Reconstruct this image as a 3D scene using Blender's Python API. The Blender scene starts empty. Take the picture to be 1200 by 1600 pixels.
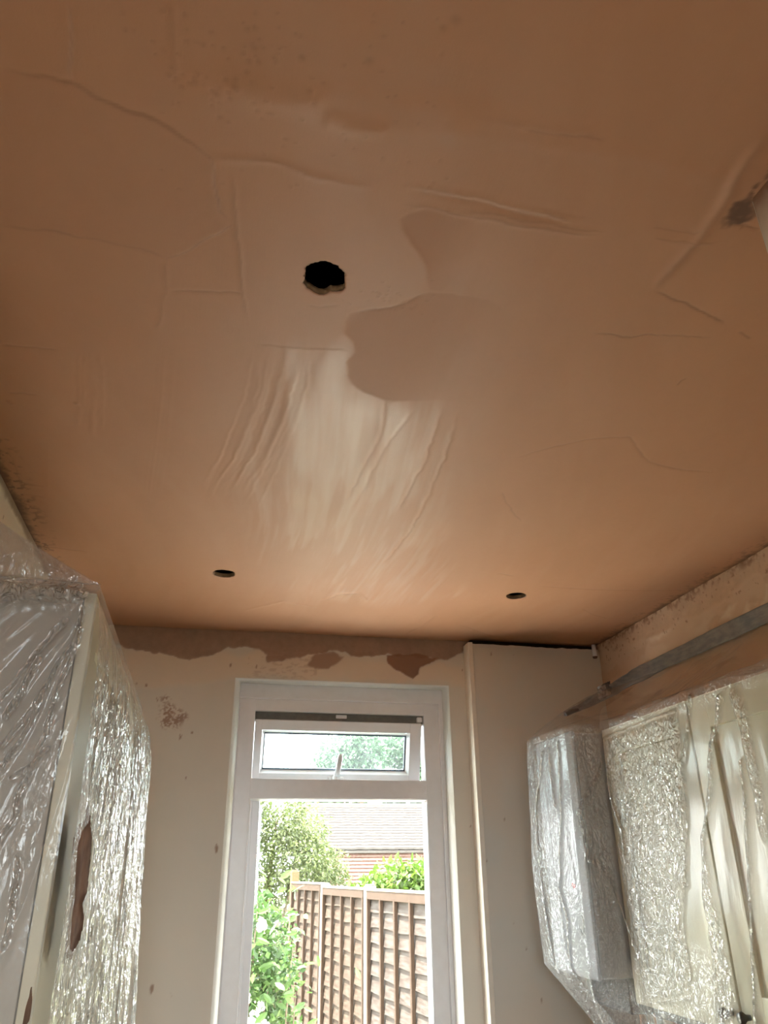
import bpy, bmesh, math, random
import numpy as np
from mathutils import Vector, Matrix
random.seed(7)
rng = np.random.default_rng(7)
SC = bpy.context.scene
COL = SC.collection

# ---------------------------------------------------------------- camera
cam = bpy.data.cameras.new('camera')
cam.sensor_fit = 'VERTICAL'
cam.sensor_height = 36.0
cam.lens = 1190.0 / 1600.0 * 36.0
cam.clip_start = 0.02
cam.clip_end = 300
co = bpy.data.objects.new('camera', cam)
COL.objects.link(co)
R = Matrix(((0.97687464, -0.21353183, -0.0109592), (0.08166909, 0.42001133, -0.90383662), (0.19760088, 0.88204004, 0.42773737)))
M = Matrix((R[0], -R[1], -R[2])).transposed().to_4x4()
M.translation = (0.0, 0.0, 1.5)
co.matrix_world = M
SC.camera = co

# ---------------------------------------------------------------- sky, sun, daylight, exposure
SKY_STRENGTH = 15.0
SUN_STRENGTH = 46.0
EXPOSURE = 0.45
W = bpy.data.worlds.new('sky')
SC.world = W
W.use_nodes = True
nt = W.node_tree
nt.nodes.clear()
wo = nt.nodes.new('ShaderNodeOutputWorld')
bg = nt.nodes.new('ShaderNodeBackground')
tc = nt.nodes.new('ShaderNodeTexCoord')
ns = nt.nodes.new('ShaderNodeTexNoise')
ns.inputs['Scale'].default_value = 2.5
ns.inputs['Detail'].default_value = 5
cr = nt.nodes.new('ShaderNodeValToRGB')
cr.color_ramp.elements[0].position = 0.40
cr.color_ramp.elements[0].color = (0.80, 0.90, 1.0, 1)
cr.color_ramp.elements[1].position = 0.60
cr.color_ramp.elements[1].color = (1.0, 0.98, 0.95, 1)
nt.links.new(tc.outputs['Generated'], ns.inputs['Vector'])
nt.links.new(ns.outputs['Fac'], cr.inputs['Fac'])
nt.links.new(cr.outputs['Color'], bg.inputs['Color'])
bg.inputs['Strength'].default_value = SKY_STRENGTH
nt.links.new(bg.outputs['Background'], wo.inputs['Surface'])

sun = bpy.data.lights.new('sun', 'SUN')
sun.energy = SUN_STRENGTH
sun.angle = math.radians(1.0)
sun.color = (1.0, 0.95, 0.86)
so = bpy.data.objects.new('sun', sun)
COL.objects.link(so)
so.rotation_euler = Vector((0.33, -0.05, -0.94)).to_track_quat('-Z', 'Y').to_euler()

def portal(name, loc, sx, sy, direction):
    l = bpy.data.lights.new(name, 'AREA')
    l.shape = 'RECTANGLE'
    l.size = sx
    l.size_y = sy
    l.cycles.is_portal = True
    o = bpy.data.objects.new(name, l)
    COL.objects.link(o)
    o.location = loc
    o.rotation_euler = Vector(direction).to_track_quat('-Z', 'Z').to_euler()
portal('daylight_portal', (0.52, 3.30, 1.13), 0.80, 2.10, (0, -1, 0))
portal('rear_fill_portal', (0.05, -2.08, 1.52), 1.16, 1.36, (0, 1, 0))  # guides sky light through the added rear window


vs = SC.view_settings
vs.view_transform = 'Standard'
vs.look = 'None'
vs.gamma = 1.0
vs.use_curve_mapping = False
vs.exposure = EXPOSURE
cy = SC.cycles
cy.max_bounces = 14
cy.diffuse_bounces = 8
cy.glossy_bounces = 4
cy.transmission_bounces = 6
cy.transparent_max_bounces = 24
cy.sample_clamp_indirect = 6.0
cy.caustics_reflective = False
cy.caustics_refractive = False
cy.blur_glossy = 0.5

# ---- surface marks measured on the ceiling (x, y), back wall (x, z), right wall (y, z), in metres
LINES=[('step', 0.9, 6, 0.35, [(-0.321, 0.697), (-0.277, 0.699), (-0.24, 0.701), (-0.21, 0.713), (-0.176, 0.724), (-0.15, 0.728), (-0.125, 0.742), (-0.091, 0.761), (-0.066, 0.778), (-0.058, 0.825), (-0.05, 0.871), (-0.031, 0.893)]), ('step', 0.9, 5, 0.45, [(-0.031, 0.893), (-0.064, 0.929), (-0.103, 0.965), (-0.132, 0.989)]), ('step', 0.5, 6, 0.3, [(-0.132, 0.989), (-0.178, 0.977), (-0.259, 0.969), (-0.324, 0.969), (-0.38, 0.972)]), ('ridge', 0.5, 5, 0.2, [(-0.132, 0.989), (-0.136, 1.027), (-0.14, 1.069), (-0.155, 1.183)]), ('ridge', -0.5, 4, 0.35, [(-0.14, 1.071), (-0.073, 1.057), (-0.007, 1.043)]), ('ridge', 0.5, 5, 0.25, [(-0.035, 0.792), (-0.03, 0.842), (-0.022, 0.931), (-0.009, 1.044), (0.003, 1.115)]), ('ridge', 0.8, 7, 0.1, [(-0.07, 0.775), (-0.053, 0.775), (-0.031, 0.773), (-0.005, 0.766), (0.013, 0.765), (0.049, 0.773), (0.087, 0.78), (0.129, 0.782), (0.172, 0.784)]), ('ridge', 2.2, 26, 0, [(-0.114, 0.672), (-0.051, 0.667), (0.013, 0.668), (0.087, 0.664), (0.156, 0.666), (0.224, 0.659), (0.309, 0.648)]), ('ridge', -1.5, 18, 0, [(0.07, 0.663), (0.121, 0.664), (0.155, 0.664), (0.215, 0.661), (0.26, 0.662)]), ('ridge', 1.3, 12, 0, [(0.077, 0.679), (0.108, 0.689), (0.135, 0.693), (0.169, 0.688)]), ('ridge', 1.0, 9, 0.1, [(0.272, 0.643), (0.334, 0.642), (0.398, 0.641), (0.471, 0.637)]), ('ridge', -0.7, 6, 0.25, [(0.34, 0.645), (0.39, 0.644), (0.464, 0.64)]), ('ridge', 0.8, 12, 0, [(0.199, 0.667), (0.298, 0.668), (0.39, 0.665), (0.482, 0.656), (0.582, 0.659), (0.688, 0.663)]), ('ridge', 0.9, 6, 0.25, [(0.207, 0.771), (0.255, 0.771), (0.314, 0.771), (0.377, 0.776), (0.44, 0.78), (0.494, 0.784)]), ('ridge', -0.9, 6, 0.2, [(0.211, 0.777), (0.267, 0.776), (0.327, 0.778), (0.389, 0.782), (0.464, 0.787)]), ('ridge', 0.8, 6, 0.25, [(0.211, 0.802), (0.249, 0.802), (0.295, 0.805), (0.378, 0.808), (0.441, 0.808), (0.536, 0.803)]), ('ridge', 0.6, 5, 0.2, [(0.303, 0.798), (0.385, 0.797), (0.469, 0.797), (0.543, 0.795)]), ('ridge', -0.6, 5, 0.25, [(0.603, 0.768), (0.649, 0.768), (0.677, 0.767), (0.682, 0.758)]), ('ridge', 0.6, 5, 0.25, [(0.618, 0.787), (0.662, 0.789), (0.724, 0.779)]), ('ridge', 2.2, 10, 0.25, [(0.662, 0.572), (0.671, 0.611), (0.676, 0.654), (0.684, 0.688), (0.687, 0.737), (0.69, 0.784), (0.686, 0.828), (0.681, 0.899)]), ('ridge', -0.8, 4, 0.5, [(0.703, 0.74), (0.731, 0.74), (0.775, 0.739)]), ('ridge', -0.7, 3.5, 0.6, [(0.686, 0.898), (0.738, 0.912), (0.802, 0.933), (0.86, 0.956)]), ('ridge', -0.7, 3.5, 0.55, [(0.628, 1.029), (0.662, 1.026), (0.706, 1.023), (0.732, 1.01), (0.793, 1.001), (0.858, 0.998)]), ('ridge', -0.5, 3.5, 0.45, [(0.899, 0.97), (0.925, 0.978), (0.937, 0.984)]), ('ridge', -0.5, 3.5, 0.4, [(0.881, 1.149), (0.88, 1.131), (0.886, 1.12)]), ('ridge', -0.7, 4, 0.3, [(0.657, 1.507), (0.717, 1.454), (0.775, 1.403), (0.833, 1.373), (0.89, 1.359), (0.942, 1.409), (0.994, 1.456), (1.083, 1.472), (1.19, 1.471)]), ('ridge', -0.6, 4, 0.35, [(1.071, 2.341), (1.216, 2.341), (1.36, 2.334), (1.637, 2.29)]), ('ridge', -0.6, 3.5, 0.35, [(0.891, 2.247), (0.952, 2.266)]), ('ridge', -0.5, 4, 0.3, [(1.333, 2.546), (1.411, 2.613), (1.502, 2.646)]), ('ridge', -0.6, 4, 0.4, [(0.934, 2.837), (1.024, 2.903), (1.143, 2.987)]), ('ridge', 0.6, 5, 0.1, [(0.812, 2.738), (0.799, 2.879), (0.76, 3.026)]), ('ridge', -0.4, 4, 0.3, [(0.694, 1.674), (0.725, 1.734), (0.765, 1.788), (0.815, 1.843)]), ('step', 0.5, 5, 0.3, [(-0.515, 1.654), (-0.518, 1.762), (-0.522, 1.872), (-0.493, 1.87), (-0.463, 1.868)]), ('ridge', 0.5, 5, 0, [(-0.419, 1.634), (-0.461, 1.871), (-0.523, 2.218)]), ('ridge', -0.5, 4, 0.3, [(-0.531, 1.929), (-0.475, 1.937)]), ('ridge', -0.5, 4, 0.4, [(-0.573, 2.286), (-0.52, 2.296), (-0.475, 2.298), (-0.415, 2.307)]), ('ridge', 0.6, 6, 0.15, [(-0.11, 0.571), (-0.112, 0.616), (-0.112, 0.666)]), ('step', 0.7, 6, 0.35, [(-0.226, 0.595), (-0.232, 0.634), (-0.238, 0.68), (-0.238, 0.701)]), ('ridge', -0.5, 4, 0.3, [(-0.446, 1.281), (-0.395, 1.277), (-0.343, 1.272)]), ('ridge', -0.5, 4, 0.3, [(-0.466, 1.442), (-0.406, 1.437)]), ('step', 0.5, 5, 0.25, [(0.022, 1.182), (0.07, 1.182), (0.142, 1.171), (0.19, 1.164), (0.205, 1.168)]), ('ridge', -0.5, 3.5, 0.5, [(0.181, 1.057), (0.215, 1.045), (0.247, 1.033), (0.277, 1.01), (0.302, 0.983)]), ('ridge', 0.9, 8, 0, [(0.349, 2.651), (0.405, 2.554), (0.47, 2.528), (0.522, 2.619)]), ('ridge', 0.7, 8, 0, [(0.08, 2.816), (0.211, 2.676), (0.36, 2.725)]), ('ridge', 0.5, 5, 0, [(0.373, 1.339), (0.341, 1.513), (0.334, 1.715), (0.32, 1.874)]), ('ridge', 0.6, 4, 0, [(0.302, 1.304), (0.321, 1.458), (0.311, 1.598), (0.303, 1.777), (0.294, 1.879)]), ('ridge', 0.6, 4, 0, [(0.465, 1.321), (0.488, 1.484), (0.509, 1.718), (0.517, 1.97), (0.498, 2.232)]), ('ridge', 0.5, 4, 0, [(0.427, 1.328), (0.453, 1.553), (0.451, 1.849)]), ('ridge', -0.5, 4, 0.3, [(0.103, 1.056), (0.126, 1.058), (0.158, 1.044)]), ('ridge', 0.45, 3.5, 0, [(0.022, 1.202), (0.009, 1.37), (-0.025, 1.58), (-0.078, 1.803)]), ('ridge', -0.35, 3.5, 0, [(0.026, 1.196), (0.013, 1.363), (-0.02, 1.571), (-0.072, 1.876)]), ('ridge', 0.35, 3.5, 0, [(0.038, 1.24), (0.026, 1.417), (-0.007, 1.638), (-0.06, 1.883)]), ('ridge', 0.35, 3.5, 0, [(0.041, 1.24), (0.029, 1.417), (-0.003, 1.639), (-0.057, 1.834)]), ('ridge', -0.35, 3.5, 0, [(0.045, 1.193), (0.034, 1.36), (0.004, 1.567), (-0.046, 1.85)]), ('ridge', 0.45, 3.5, 0, [(0.05, 1.202), (0.04, 1.371), (0.01, 1.581), (-0.041, 1.771)]), ('ridge', 0.45, 3.5, 0, [(0.06, 1.248), (0.05, 1.427), (0.02, 1.652), (-0.033, 1.817)]), ('ridge', -0.35, 3.5, 0, [(0.062, 1.229), (0.053, 1.404), (0.023, 1.623), (-0.028, 1.814)]), ('ridge', -0.35, 3.5, 0, [(0.063, 1.204), (0.054, 1.374), (0.025, 1.586), (-0.022, 1.881)]), ('ridge', -0.35, 3.5, 0, [(0.067, 1.204), (0.058, 1.374), (0.03, 1.586), (-0.016, 1.89)]), ('ridge', 0.45, 3.5, 0, [(0.077, 1.215), (0.07, 1.388), (0.042, 1.604), (-0.005, 1.824)]), ('ridge', 0.35, 3.5, 0, [(0.079, 1.211), (0.072, 1.383), (0.045, 1.598), (-0.003, 1.795)]), ('ridge', 0.35, 3.5, 0, [(0.085, 1.186), (0.078, 1.352), (0.052, 1.559), (0.006, 1.777)]), ('ridge', -0.35, 3.5, 0, [(0.093, 1.213), (0.087, 1.385), (0.062, 1.601), (0.017, 1.83)]), ('ridge', 0.35, 3.5, 0, [(0.099, 1.242), (0.093, 1.421), (0.068, 1.646), (0.018, 1.807)]), ('ridge', 0.45, 3.5, 0, [(0.104, 1.218), (0.099, 1.392), (0.075, 1.609), (0.029, 1.804)]), ('ridge', 0.45, 3.5, 0, [(0.107, 1.224), (0.103, 1.4), (0.079, 1.619), (0.036, 1.885)]), ('ridge', 0.35, 3.5, 0, [(0.109, 1.198), (0.104, 1.367), (0.081, 1.579), (0.04, 1.848)]), ('ridge', 0.35, 3.5, 0, [(0.116, 1.212), (0.112, 1.385), (0.09, 1.601), (0.043, 1.767)]), ('ridge', 0.35, 3.5, 0, [(0.122, 1.193), (0.119, 1.362), (0.097, 1.573), (0.051, 1.72)]), ('ridge', 0.45, 3.5, 0, [(0.131, 1.229), (0.128, 1.406), (0.107, 1.628), (0.069, 1.918)]), ('ridge', 0.45, 3.5, 0, [(0.13, 1.175), (0.128, 1.34), (0.108, 1.546), (0.066, 1.737)]), ('ridge', 0.45, 3, 0, [(-0.304, 1.268), (-0.318, 1.378), (-0.346, 1.566)]), ('ridge', 0.35, 3, 0, [(-0.303, 1.297), (-0.317, 1.41), (-0.335, 1.526)]), ('ridge', 0.45, 3, 0, [(-0.294, 1.268), (-0.308, 1.377), (-0.324, 1.488)]), ('ridge', 0.35, 3, 0, [(-0.289, 1.269), (-0.303, 1.379), (-0.32, 1.495)]), ('ridge', 0.35, 3, 0, [(-0.283, 1.258), (-0.296, 1.367), (-0.315, 1.498)]), ('ridge', 0.45, 3, 0, [(-0.28, 1.272), (-0.293, 1.382), (-0.32, 1.592)]), ('ridge', 0.45, 3, 0, [(-0.276, 1.279), (-0.289, 1.391), (-0.316, 1.601)]), ('ridge', 0.35, 3, 0, [(-0.27, 1.272), (-0.283, 1.383), (-0.295, 1.471)]), ('ridge', 0.35, 3, 0, [(-0.264, 1.256), (-0.275, 1.365), (-0.295, 1.515)]), ('ridge', 0.35, 3, 0, [(-0.263, 1.293), (-0.275, 1.407), (-0.293, 1.557)]), ('ridge', 0.3, 3.5, 0, [(-0.138, 1.218), (-0.15, 1.395), (-0.171, 1.615), (-0.202, 1.895)]), ('ridge', 0.3, 3.5, 0, [(-0.145, 1.22), (-0.158, 1.397), (-0.181, 1.617), (-0.212, 1.897)]), ('ridge', 0.3, 3.5, 0, [(-0.153, 1.222), (-0.167, 1.398), (-0.191, 1.619), (-0.224, 1.9)]), ('ridge', 0.3, 3.5, 0, [(-0.131, 1.217), (-0.142, 1.393), (-0.163, 1.613), (-0.192, 1.893)]), ('ridge', 0.3, 3.5, 0, [(-0.146, 1.22), (-0.159, 1.397), (-0.182, 1.617), (-0.213, 1.898)]), ('ridge', 0.3, 3.5, 0, [(-0.126, 1.216), (-0.137, 1.392), (-0.157, 1.612), (-0.186, 1.892)])]
PATCH={'slab': [(-0.321, 0.697), (-0.24, 0.701), (-0.176, 0.724), (-0.125, 0.742), (-0.066, 0.778), (-0.05, 0.871), (-0.031, 0.893), (-0.132, 0.989), (-0.259, 0.969), (-0.38, 0.972)], 'dull_a': [(0.218, 0.835), (0.229, 0.82), (0.251, 0.799), (0.295, 0.803), (0.33, 0.811), (0.343, 0.856), (0.353, 0.904), (0.338, 0.945), (0.325, 0.977), (0.304, 0.976), (0.29, 0.94), (0.265, 0.9), (0.24, 0.866)], 'dull_b': [(0.177, 1.088), (0.183, 1.06), (0.215, 1.045), (0.247, 1.033), (0.277, 1.01), (0.306, 0.982), (0.407, 0.98), (0.541, 1.041), (0.619, 1.192), (0.51, 1.274), (0.433, 1.299), (0.367, 1.313), (0.312, 1.319), (0.276, 1.309), (0.253, 1.297), (0.223, 1.268), (0.211, 1.248), (0.197, 1.207), (0.207, 1.172), (0.198, 1.136), (0.185, 1.114)], 'streak': [(0.07, 1.186), (0.202, 1.165), (0.211, 1.252), (0.254, 1.304), (0.313, 1.324), (0.462, 1.301), (0.496, 1.482), (0.539, 1.712), (0.655, 2.041), (0.837, 2.488), (0.596, 2.682), (0.227, 2.601), (0.095, 2.309), (0.036, 1.93), (0.047, 1.571)]}
PITS=[(-0.066, 0.615, 2.0), (-0.103, 0.659, 2.0), (-0.118, 0.665, 2.6), (-0.036, 0.653, 1.6), (-0.044, 0.678, 3.4), (-0.081, 0.653, 2.3), (-0.01, 0.603, 1.8), (-0.166, 0.617, 3.1), (0.01, 0.577, 1.6), (-0.088, 0.666, 3.8), (-0.157, 0.616, 1.9), (-0.061, 0.676, 3.8), (-0.066, 0.672, 2.0), (-0.018, 0.565, 2.3), (-0.094, 0.669, 3.6), (-0.058, 0.687, 2.0), (-0.104, 0.676, 3.4), (-0.056, 0.711, 3.7), (-0.068, 0.598, 2.7), (-0.089, 0.661, 3.5), (-0.036, 0.65, 3.0), (-0.046, 0.67, 3.4), (-0.072, 0.655, 1.6), (-0.015, 0.617, 3.0), (-0.018, 0.583, 3.5), (0.003, 0.6, 1.7), (-0.054, 0.615, 2.9), (-0.046, 0.699, 1.6), (0.057, 0.647, 3.8), (-0.058, 0.667, 1.7), (0.012, 0.608, 2.0), (0.008, 0.614, 3.4), (-0.013, 0.595, 1.7), (0.035, 0.581, 2.4), (0.011, 0.619, 3.3), (-0.116, 0.664, 3.9), (-0.122, 0.585, 2.7), (0.009, 0.653, 2.4), (0.003, 0.673, 2.3), (-0.019, 0.603, 3.9), (-0.012, 0.624, 3.1), (-0.025, 0.639, 3.5), (-0.097, 0.615, 2.8), (-0.082, 0.655, 2.1), (0.006, 0.692, 1.5), (0.07, 0.634, 2.9), (0.03, 0.58, 2.9), (0.013, 0.601, 2.6), (-0.084, 0.614, 2.1), (-0.167, 0.597, 2.4), (-0.112, 0.666, 3.2), (-0.076, 0.616, 3.8), (-0.009, 0.69, 3.2), (-0.029, 0.617, 3.1), (-0.006, 0.604, 2.4), (0.012, 0.692, 3.0), (-0.133, 0.64, 1.7), (-0.108, 0.7, 1.7), (0.031, 0.726, 3.2), (-0.023, 0.625, 3.8), (-0.012, 0.622, 2.7), (-0.017, 0.608, 3.5), (-0.099, 0.584, 3.2), (-0.017, 0.606, 2.7), (-0.034, 0.665, 3.4), (-0.108, 0.633, 2.6), (-0.026, 0.586, 3.9), (-0.066, 0.673, 3.0), (-0.043, 0.716, 2.6), (-0.136, 0.624, 2.5), (0.006, 0.56, 1.8), (0.057, 0.8, 2.0), (0.006, 0.757, 2.3), (0.154, 0.637, 2.0), (0.052, 0.691, 1.3), (0.19, 0.529, 1.4), (-0.113, 0.671, 1.9), (0.113, 0.709, 1.8), (-0.122, 0.635, 2.1), (-0.05, 0.818, 1.3), (-0.024, 0.789, 2.0), (0.105, 0.687, 1.4), (-0.075, 0.667, 1.4), (0.117, 0.548, 1.6), (-0.135, 0.813, 1.4), (0.018, 0.599, 1.6), (0.057, 0.63, 1.4), (0.206, 0.634, 1.8), (-0.018, 0.651, 1.4), (-0.111, 0.841, 1.5), (0.115, 0.599, 2.1), (-0.097, 0.601, 1.9), (-0.123, 0.632, 1.2), (0.216, 0.637, 2.3), (0.047, 0.729, 2.2), (0.138, 0.7, 1.6), (-0.066, 0.695, 1.4), (0.062, 0.779, 1.6), (0.247, 0.718, 1.7), (0.167, 0.731, 1.5), (0.101, 0.739, 1.9), (0.164, 0.633, 2.2), (0.151, 0.541, 1.5), (-0.018, 0.581, 2.4), (-0.115, 0.652, 1.8), (0.266, 0.745, 1.4), (-0.115, 0.703, 2.2), (0.116, 0.539, 2.0), (-0.002, 0.702, 1.4), (-0.014, 0.678, 2.3), (0.204, 0.729, 1.3), (-0.048, 0.627, 2.3), (0.243, 0.765, 1.2), (0.119, 0.577, 1.5), (0.14, 0.604, 2.4), (0.202, 0.667, 1.7), (-0.066, 0.686, 1.3), (0.062, 0.663, 1.9), (-0.028, 0.607, 2.0), (-0.014, 0.605, 1.8), (0.049, 0.805, 1.6), (0.248, 0.756, 2.3), (0.03, 0.738, 1.5), (-0.031, 0.58, 1.7), (0.107, 0.7, 2.0), (0.093, 0.606, 2.3), (0.172, 0.67, 2.0), (0.205, 0.568, 1.5), (0.125, 0.722, 2.0), (-0.129, 0.719, 1.4), (0.29, 1.017, 1.1), (0.251, 0.995, 1.9), (0.22, 1.012, 1.7), (0.161, 0.978, 1.9), (0.234, 0.982, 1.8), (0.225, 1.003, 1.6), (0.19, 1.001, 1.8), (0.302, 0.954, 1.2), (0.242, 1.007, 1.1), (0.309, 1.041, 1.9), (0.224, 1.003, 1.9), (0.215, 0.999, 1.8), (0.252, 0.993, 1.6), (0.204, 1.022, 1.4), (0.234, 1.018, 1.9), (0.264, 1.026, 1.3), (0.191, 1.055, 1.9), (0.221, 1.0, 1.5), (0.269, 1.017, 2.0), (0.27, 1.031, 1.0), (0.273, 1.019, 1.7), (0.224, 1.04, 1.9), (0.315, 0.988, 1.8), (0.332, 1.054, 1.6), (0.241, 1.016, 1.7), (0.177, 1.038, 1.9), (0.234, 1.002, 1.3), (0.23, 1.012, 1.1), (0.284, 1.031, 1.1), (0.257, 0.998, 1.3), (0.308, 1.004, 1.4), (0.256, 1.038, 1.6), (0.288, 1.025, 1.2), (0.234, 0.991, 1.4), (0.221, 0.973, 1.8), (0.208, 0.999, 1.3), (0.146, 1.004, 1.0), (0.281, 1.027, 1.9), (0.161, 1.032, 1.1), (0.221, 1.008, 1.2), (0.121, 0.594, 6), (0.039, 0.607, 5), (0.211, 0.525, 7), (0.199, 0.537, 5), (0.133, 0.561, 3), (-0.036, 0.66, 6), (-0.05, 0.654, 4), (-0.471, 1.476, 5), (-0.467, 1.483, 5), (-0.532, 1.933, 5), (-0.535, 1.972, 5), (-0.522, 1.969, 5), (-0.527, 1.99, 5), (-0.334, 1.456, 5)]
STRIP=[(-0.487, 2.439), (1.146, 2.445), (1.061, 2.403), (1.045, 2.377), (1.029, 2.354), (0.964, 2.323), (0.907, 2.312), (0.795, 2.326), (0.697, 2.33), (0.574, 2.311), (0.52, 2.325), (0.444, 2.332), (0.373, 2.315), (0.307, 2.294), (0.204, 2.279), (0.194, 2.31), (0.163, 2.325), (0.098, 2.329), (0.022, 2.323), (-0.014, 2.298), (-0.099, 2.271), (-0.187, 2.28), (-0.262, 2.294), (-0.36, 2.305), (-0.47, 2.323)]
BLOTS=[[(0.36, 2.278), (0.381, 2.305), (0.425, 2.329), (0.471, 2.328), (0.514, 2.317), (0.48, 2.28), (0.451, 2.257), (0.409, 2.253), (0.374, 2.265)], [(0.697, 2.33), (0.7, 2.289), (0.738, 2.264), (0.771, 2.254), (0.806, 2.234), (0.826, 2.257), (0.85, 2.285), (0.884, 2.303), (0.919, 2.321), (0.851, 2.34)]]
SMEAR=[(-0.268, 2.027), (-0.261, 2.046), (-0.24, 1.971), (-0.261, 1.966)]
MARKS=[(0.051, 1.587, 9), (-0.126, 1.156, 9), (-0.061, 1.13, 5), (-0.114, 1.974, 7), (-0.215, 2.116, 4), (-0.3, 2.172, 5), (-0.261, 2.163, 5), (1.145, 1.681, 6), (1.06, 1.537, 4), (1.15, 1.327, 5), (1.19, 1.242, 4), (1.232, 1.078, 4), (0.052, 2.257, 5), (0.154, 2.256, 5), (1.025, 2.281, 4), (1.241, 2.335, 5), (1.138, 2.336, 6), (1.206, 2.087, 4), (-0.131, 2.05, 5), (-0.073, 1.991, 4), (-0.081, 1.828, 3), (0.01, 1.724, 3), (1.024, 1.663, 4), (-0.086, 1.886, 3)]
SPECK=[(-0.21, 2.116), (-0.178, 2.134), (-0.16, 2.098), (-0.183, 2.085), (-0.203, 2.101), (-0.207, 2.072), (-0.157, 2.11), (-0.116, 2.062), (-0.112, 2.002), (-0.144, 1.994), (-0.198, 2.005)]
CREAM=[(-0.395, 2.301), (0.15, 2.313), (1.049, 2.299), (1.049, 2.203), (0.931, 2.217), (0.156, 2.222), (0.056, 2.21), (-0.089, 2.162), (-0.33, 2.166)]
RPATCH=[[(2.103, 2.199), (2.029, 2.273), (1.97, 2.258), (2.002, 2.211), (2.073, 2.19)], [(2.17, 2.257), (2.107, 2.288), (2.073, 2.288), (2.121, 2.248)], [(2.418, 2.34), (2.331, 2.349), (2.351, 2.326), (2.402, 2.323)], [(2.631, 2.314), (2.49, 2.319), (2.46, 2.303), (2.589, 2.295)], [(1.964, 2.231), (1.912, 2.296), (1.94, 2.213)]]
WRINKLES=[[(-0.244, 1.932), (-0.247, 1.885), (-0.249, 1.868), (-0.271, 1.823), (-0.285, 1.781), (-0.297, 1.736), (-0.309, 1.693), (-0.334, 1.644)], [(-0.242, 1.891), (-0.247, 1.842), (-0.256, 1.793), (-0.265, 1.76), (-0.27, 1.718), (-0.28, 1.661), (-0.291, 1.608), (-0.306, 1.547), (-0.317, 1.509)], [(-0.27, 1.907), (-0.275, 1.897), (-0.309, 1.839), (-0.321, 1.814), (-0.333, 1.79), (-0.355, 1.749)], [(-0.285, 1.781), (-0.312, 1.729), (-0.334, 1.693)], [(-0.3, 1.837), (-0.317, 1.787), (-0.333, 1.739)], [(-0.26, 1.69), (-0.28, 1.664), (-0.306, 1.644)], [(-0.277, 1.527), (-0.269, 1.456), (-0.275, 1.406)]]
BAGLINES=[[(2.642, 1.883), (2.726, 1.707), (2.735, 1.582), (2.72, 1.382), (2.701, 1.198)], [(2.532, 1.9), (2.534, 1.734), (2.561, 1.557), (2.592, 1.424), (2.597, 1.278), (2.564, 1.177)], [(2.43, 1.844), (2.467, 1.669), (2.466, 1.536), (2.437, 1.427), (2.388, 1.343), (2.351, 1.264)], [(2.601, 1.889), (2.582, 1.79), (2.57, 1.696)], [(2.394, 1.799), (2.401, 1.722), (2.351, 1.624), (2.355, 1.534)], [(2.587, 1.443), (2.563, 1.352), (2.578, 1.244)]]
TEAR= [(1.505, 1.608), (1.499, 1.584), (1.44, 1.566), (1.417, 1.541), (1.443, 1.499), (1.478, 1.461), (1.466, 1.434), (1.494, 1.396), (1.54, 1.386), (1.612, 1.402), (1.625, 1.426), (1.566, 1.457), (1.64, 1.488), (1.629, 1.52), (1.615, 1.547), (1.549, 1.571)]
TEAR2= [(1.258, 1.354), (1.248, 1.347), (1.247, 1.335), (1.264, 1.339)]
BANDA= [(2.405, 1.894), (1.958, 1.905), (1.986, 1.67), (2.071, 1.434), (2.124, 1.193), (2.365, 1.148), (2.373, 1.427), (2.39, 1.645)]
BANDB= [(1.751, 1.899), (1.828, 1.766), (1.858, 1.675), (1.929, 1.571), (1.953, 1.436), (1.939, 1.296), (1.967, 1.172)]
BANDC= [(1.701, 1.889), (1.678, 1.806), (1.683, 1.688), (1.691, 1.575)]
BANDD= [(1.715, 1.736), (1.732, 1.634), (1.758, 1.536), (1.795, 1.373), (1.851, 1.176)]
EDGE= [(1.873, 1.924), (1.975, 1.752), (2.026, 1.591), (2.051, 1.465)]

# ---------------------------------------------------------------- helpers
def tag(o, label=None, cat=None, group=None, kind=None):
    if label: o['label'] = label
    if cat: o['category'] = cat
    if group: o['group'] = group
    if kind: o['kind'] = kind
    return o

def link(name, me, mat=None, parent=None, loc=None):
    o = bpy.data.objects.new(name, me)
    COL.objects.link(o)
    if mat is not None and me is not None and len(me.materials) == 0:
        for m in (mat if isinstance(mat, (list, tuple)) else [mat]):
            me.materials.append(m)
    if parent is not None:
        o.parent = parent
        pl = Vector((0, 0, 0))
        p = parent
        while p is not None:
            pl += Vector(p.location)
            p = p.parent
        o.location = (Vector(loc) if loc else Vector((0, 0, 0))) - pl
    elif loc:
        o.location = loc
    return o

def empty(name, loc):
    o = bpy.data.objects.new(name, None)
    o.empty_display_size = 0.05
    COL.objects.link(o)
    o.location = loc
    return o

def bmo(name, bm, mat, parent=None, smooth=False):
    me = bpy.data.meshes.new(name)
    bm.to_mesh(me)
    bm.free()
    if smooth:
        me.polygons.foreach_set('use_smooth', np.ones(len(me.polygons), bool))
    return link(name, me, mat, parent)

def box(bm, x0, x1, y0, y1, z0, z1, bev=0.0, seg=1, rot=None, piv=None):
    r = bmesh.ops.create_cube(bm, size=1.0)
    vv = r['verts']
    for v in vv:
        v.co = Vector(((x0 + x1) / 2 + v.co.x * (x1 - x0), (y0 + y1) / 2 + v.co.y * (y1 - y0), (z0 + z1) / 2 + v.co.z * (z1 - z0)))
    if bev > 0:
        es = list({e for v in vv for e in v.link_edges})
        rb = bmesh.ops.bevel(bm, geom=es, offset=bev, segments=seg, affect='EDGES', profile=0.6)
        vv = list({v for f in rb['faces'] for v in f.verts} | {v for v in vv if v.is_valid})
    if rot is not None:
        bmesh.ops.rotate(bm, verts=vv, cent=piv, matrix=rot)
    return vv

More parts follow.
